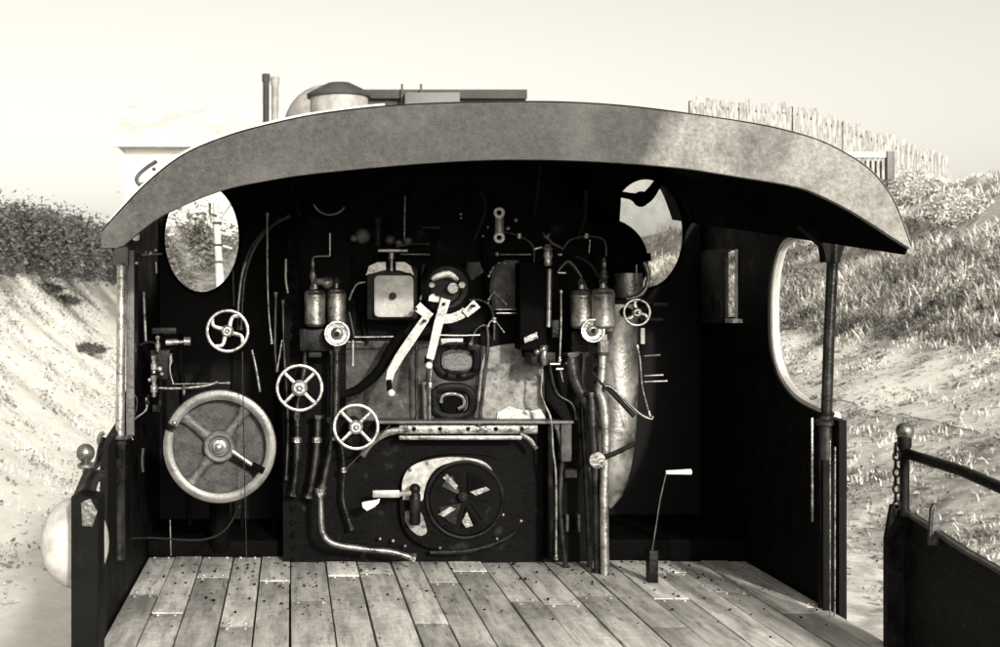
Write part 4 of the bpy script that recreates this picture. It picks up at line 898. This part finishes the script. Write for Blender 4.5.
# water gauge
b = MB(); b.pbox(520, 262, 545, 350, 5.95, 6.1, .008); wg = b.build('water_gauge_guard', 'soot', LO)
b = MB(); b.tube([P(549.5, 269, 5.93), P(549, 300, 5.93), P(548.5, 327, 5.93)], M_(2.6, 5.93), 12); b.build('gauge_glass', 'steel2', wg)
b = MB(); b.lathe([(.012, 0), (.02, .01), (.016, .03), (.022, .045), (.018, .07), (.024, .08), (.01, .1)], P(548, 266, 5.92), seg=12); b.build('upper_cock', 'steel', wg)
b = MB(); b.ball(P(543, 349, 5.9), .018); b.ball(P(537, 352, 5.9), .014); b.lathe([(.01, -.06), (.02, -.03), (.014, 0), (.018, .03)], P(544, 352, 5.9), seg=12); b.prism([(524, 338), (537, 332), (538, 338), (525, 343)], 5.9, 5.92, .002); b.build('lower_cock', 'steel2', wg)
b = MB(); b.prism([(543, 232), (546, 236), (550, 233), (549, 238), (545, 238)], 6.0, 6.02); b.tube([P(547, 237, 6), P(552, 243, 6), P(562, 248, 6)], .006, 8); b.build('cock_handle', 'grey', LO)
for a in ([(534, 249), (542, 247)], [(558, 254.5), (562, 254.5)], [(558, 272.5), (566, 273)], [(550, 364), (560, 364)], [(556, 369), (563, 369)]): pipe(a, 5.92, 1.3, 'steel')
b = MB(); b.pbox(552, 320, 560, 338, 5.96, 6.08, .006); b.pbox(531, 352, 556, 366, 5.93, 6.1, .01); b.build('cock_body', 'iron', LO)
b = MB(); b.prism([(548, 372), (566, 404), (574, 424), (566, 424), (548, 400)], 6.06, 6.12, .006); b.build('bracket_plate', 'worn', LO)
b = MB(); b.pbox(561, 424, 572, 462, 6.05, 6.15, .01); b.build('stay_bracket', 'lag', LO)
for q in ((565, 470, 577, 478), (566, 515, 569, 532), (578, 515, 581, 532)): b = MB(); b.pbox(*q, 6.08, 6.15, .004); b.build('stay_bracket', 'lag', LO)
b = MB(); b.pbox(548, 424, 553, 560, 6.08, 6.19, .004); b.build('angle_iron', 'worn', LO)

for a in (([(470, 345), (476, 330), (486, 326), (488, 345), (484, 380), (479, 424)], 6.1, 1.8, 'pipe'), ([(430, 424), (430, 385), (434, 345), (438, 322)], 6.13, 1.2, 'steel2'),
          ([(556, 424), (562, 455), (560, 505), (566, 570)], 6.08, 2.6, 'pipe'), ([(584, 352), (582, 400), (586, 470), (590, 572)], 6.08, 3.0, 'pipe'),
          ([(349, 300), (356, 285), (366, 282)], 6.08, 1.4, 'steel2'), ([(349, 312), (353, 330), (354, 337)], 6.05, 1.2, 'pipe'),
          ([(420, 300), (424, 292), (432, 292)], 6.02, 1.6, 'steel2'), ([(534, 262), (533, 246), (520, 236), (504, 232)], 6.1, 1.4, 'pipe'),
          ([(468, 300), (480, 300), (490, 306), (494, 320), (494, 340)], 6.12, 1.6, 'pipe'), ([(562, 250), (570, 240), (586, 236), (604, 240), (606, 256)], 6.1, 1.6, 'pipe'),
          ([(341, 440), (344, 470), (343, 500), (352, 530)], 6.12, 2.0, 'pipe'), ([(306, 345), (304, 372), (298, 400), (297, 415)], 6.1, 2.6, 'pipe'), ([(283, 300), (284, 350), (288, 420), (286, 480)], 6.14, 1.4, 'pipe')):
    pipe(*a)
for px, py, r_ in ((479, 424, 3), (562, 455, 3.4), (582, 400, 4), (586, 470, 4), (430, 385, 2.4), (344, 470, 3), (494, 320, 2.6), (586, 236, 2.6), (519, 236, 2.4), (297, 440, 4.4), (317, 440, 4.4), (331, 420, 4)):
    b = MB(); u = M_(r_, 6.08); b.lathe([(u * .8, -.014), (u * 1.1, -.012), (u * 1.1, .012), (u * .8, .014)], P(px, py, 6.09), seg=6); b.build('pipe_clip', 'steel2', LO)

# --- left fittings near the side wall
def cock(px, py, Y, s_, m='steel2'):
    b = MB(); u = M_(1, Y) * s_
    b.lathe([(2 * u, -8 * u), (2 * u, -5 * u), (3.4 * u, -4 * u), (3.4 * u, 2 * u), (2 * u, 3 * u), (2 * u, 7 * u), (2.8 * u, 8 * u), (2.8 * u, 11 * u), (1 * u, 12 * u)], P(px, py, Y), seg=10); return b.build('drain_cock', m, LO)
cock(154, 388, 5.75, 1.1, 'steel'); cock(154, 366, 5.78, .9, 'steel'); cock(158, 345, 5.8, .8); cock(171, 360, 5.8, .55, 'steel'); cock(184, 391, 5.72, .5); cock(160, 402, 5.72, .6, 'iron'); cock(148, 402, 5.7, .6, 'iron')
b = MB(); b.tube([P(166, 342.5, 5.8), P(178, 342, 5.8)], M_(3, 5.8), 12); b.tube([P(178, 342, 5.79), P(184, 342, 5.79)], M_(2, 5.8), 12); b.tube([P(184, 341.5, 5.78), P(190.5, 341.5, 5.78)], M_(4.2, 5.8), 12); b.build('lubricator_cock', 'steel', LO)
b = MB(); b.pbox(150, 350, 170, 380, 5.85, 6.0, .01); b.build('lubricator_body', 'iron', LO)
for q in ((152, 328, 176, 334), (152, 405, 160, 412)): b = MB(); b.pbox(*q, 5.78, 5.88, .005); b.build('fitting_block', 'iron', LO)
for px, py, r in ((160, 369, 3), (162, 374, 2.2), (151, 253, 2.0), (156, 250, 1.8), (137, 263, 1.8), (146, 252, 1.3), (150, 380, 2.4)):
    b = MB(); b.ball(P(px, py, 5.78), M_(r, 5.78), 8); b.build('cock_nut', 'steel', LO)
b = MB(); b.lathe([(.001, -.02), (.012, -.016), (.016, 0), (.012, .012), (.005, .016)], P(136, 236, 5.2), seg=12); b.build('lamp_socket', 'paint', LO)
# extra small pipework lost in the gloom
rnd = random.Random(5)
for i in range(12):
    px = rnd.uniform(290, 600); y0 = rnd.uniform(175, 260); y1 = y0 + rnd.uniform(30, 110); j = rnd.uniform(-14, 14)
    pipe([(px, y0), (px + j * .3, (y0 + y1) / 2), (px + j, y1)], rnd.uniform(6.12, 6.17), rnd.uniform(1.2, 2.6), 'worn')
for i in range(5):
    px = rnd.uniform(170, 285); y0 = rnd.uniform(300, 400)
    pipe([(px, y0), (px + rnd.uniform(-4, 4), y0 + 60), (px + rnd.uniform(-10, 10), y0 + 150)], rnd.uniform(6.3, 6.7), rnd.uniform(1, 2.6), 'soot')

# ================================================================== THE TENDER
TE = empty('tender', (XC, 2.5, ZG)); tag(TE, 'tender in front of the cab with ball topped handrails at both sides', 'tender')
b = MB(); b.box((XL, 1.0, ZF - .5), (XR, 4.45, ZF - .06), .01); b.build('deck', 'black', TE)
b = MB(); b.box((XC - .9, 1.2, ZG + .6), (XC + .9, 4.3, ZF - .52), .02); b.build('underframe', 'soot', TE)
for y in (1.9, 3.6):
    for sx in (-1, 1):
        b = MB(); b.lathe([(.1, -.06), (.5, -.05), (.52, .05), (.1, .06)], (XC + sx * .76, y, ZG + .8), (1, 0, 0), 32); b.build('wheel', 'black', TE)
Yt = 4.64
b = MB(); b.ball(P(905, 431, Yt), .031, 14); b.lathe([(.012, 0), (.02, .004), (.02, .012), (.012, .02)], P(905, 441, Yt), seg=14); b.build('rail_finial', 'steel2', TE)
b = MB(); b.lathe([(.02, 0), (.017, .02), (.016, .22), (.02, .24), (.024, .25), (.024, .28), (.014, .29)], P(904.5, 516, Yt), seg=16); b.build('rail_post', 'iron', TE)
b = MB(); b.tube([P(905, 453, Yt), Vector((XR + .005, 4.26, P(960, 471, 4.26).z)), Vector((XR + .005, 3.2, -.66))], .019, 12); b.build('handrail', 'iron', TE)
b = MB()
for k in range(9):
    y = 448 + k * 8.2; c = P(895.5 + (1 if k % 2 else 0), y, Yt - .02); h = .017
    if k == 0: b.tube([P(904, 444, Yt), P(897, 443, Yt), P(895, 450, Yt), P(896, 456, Yt)], .005, 6, smooth=4)
    b.tube([c + (Vector((math.cos(t) * .011, 0, math.sin(t) * h)) if k % 2 else Vector((0, math.cos(t) * .011, math.sin(t) * h)) + Vector((math.cos(t) * .004, 0, 0))) for t in [2 * math.pi * i / 12 for i in range(12)]], .0045, 6, closed=True)
b.build('safety_chain', 'iron', TE)
zz = lambda y, Y: (VY - y) / F * Y
side_r = [(4.72, zz(510, 4.72)), (Yt - .02, zz(513, Yt)), (4.26, zz(549, 4.26)), (3.0, -.95), (3.0, ZF - .5), (4.72, ZF - .5)]
plate('side_sheet', side_r, [], .02, FYZ(XR + .02), 'iron', TE)
b = MB(); b.tube([Vector((XR, y, z)) for y, z in side_r[:4]], .009, 8); b.build('top_beading', 'grey', TE)
b = MB(); b.prism([(887, 540), (893, 505), (904, 506), (912, 511), (914, 700), (887, 700)], Yt + .03, Yt + .06, .006); b.build('front_sheet', 'iron', TE)
b = MB(); b.prism([(930, 546), (932, 510), (935, 504), (938, 510), (940, 528), (941, 546)], 4.42, 4.44, .005); b.build('lever', 'grey', TE)
# left side
Yl = 4.43
b = MB(); b.ball(P(85.5, 453, Yl), .032, 14); b.lathe([(.018, 0), (.03, .006), (.03, .016), (.018, .024), (.014, .03)], P(86, 469, Yl), seg=16); b.build('rail_finial', 'steel2', TE)
b = MB(); b.tube([P(92, 468, Yl), P(86, 480, Yl), P(78, 497, Yl)], [.022, .02, .018], 12); b.tube([P(91, 470, Yl), P(98, 462, Yl + .1), P(101, 448, Yl + .15), P(103, 440, Yl + .2)], .013, 10, smooth=4); b.build('handrail', 'pipe', TE)
b = MB(); b.prism([(82, 471), (100, 471), (106, 468), (106, 478), (97, 482), (93, 500), (86, 500)], Yl + .01, Yl + .04, .005); b.build('rail_bracket', 'iron', TE)
b = MB(); c = P(72, 545, Yl); 
c = P(75, 543, Yl + .15)
b.lathe([(M_(35, Yl) * math.sin(math.pi * k / 16), -M_(47, Yl) * math.cos(math.pi * k / 16)) for k in range(17)], c, seg=36); lk_ = b.build('rounded_tank', mat('chalky_paint', .3, .6, c2=.5, scale=9, bump=.2, bscale=50, c3=.3, s3=14), TE)
b = MB(); b.prism([(71, 497), (78, 494), (98, 500), (98, 690), (71, 690)], Yl - .12, Yl + .03, .004); b.build('front_sheet', 'black', TE)
b = MB(); b.prism([(81, 503), (90, 499), (97, 512), (92, 527), (82, 526)], Yl - .14, Yl - .125, .003); b.build('worn_patch', 'steel2', TE)
side_l = [(4.3, -.62), (3.0, -.9), (3.0, ZF - .5), (4.3, ZF - .5)]
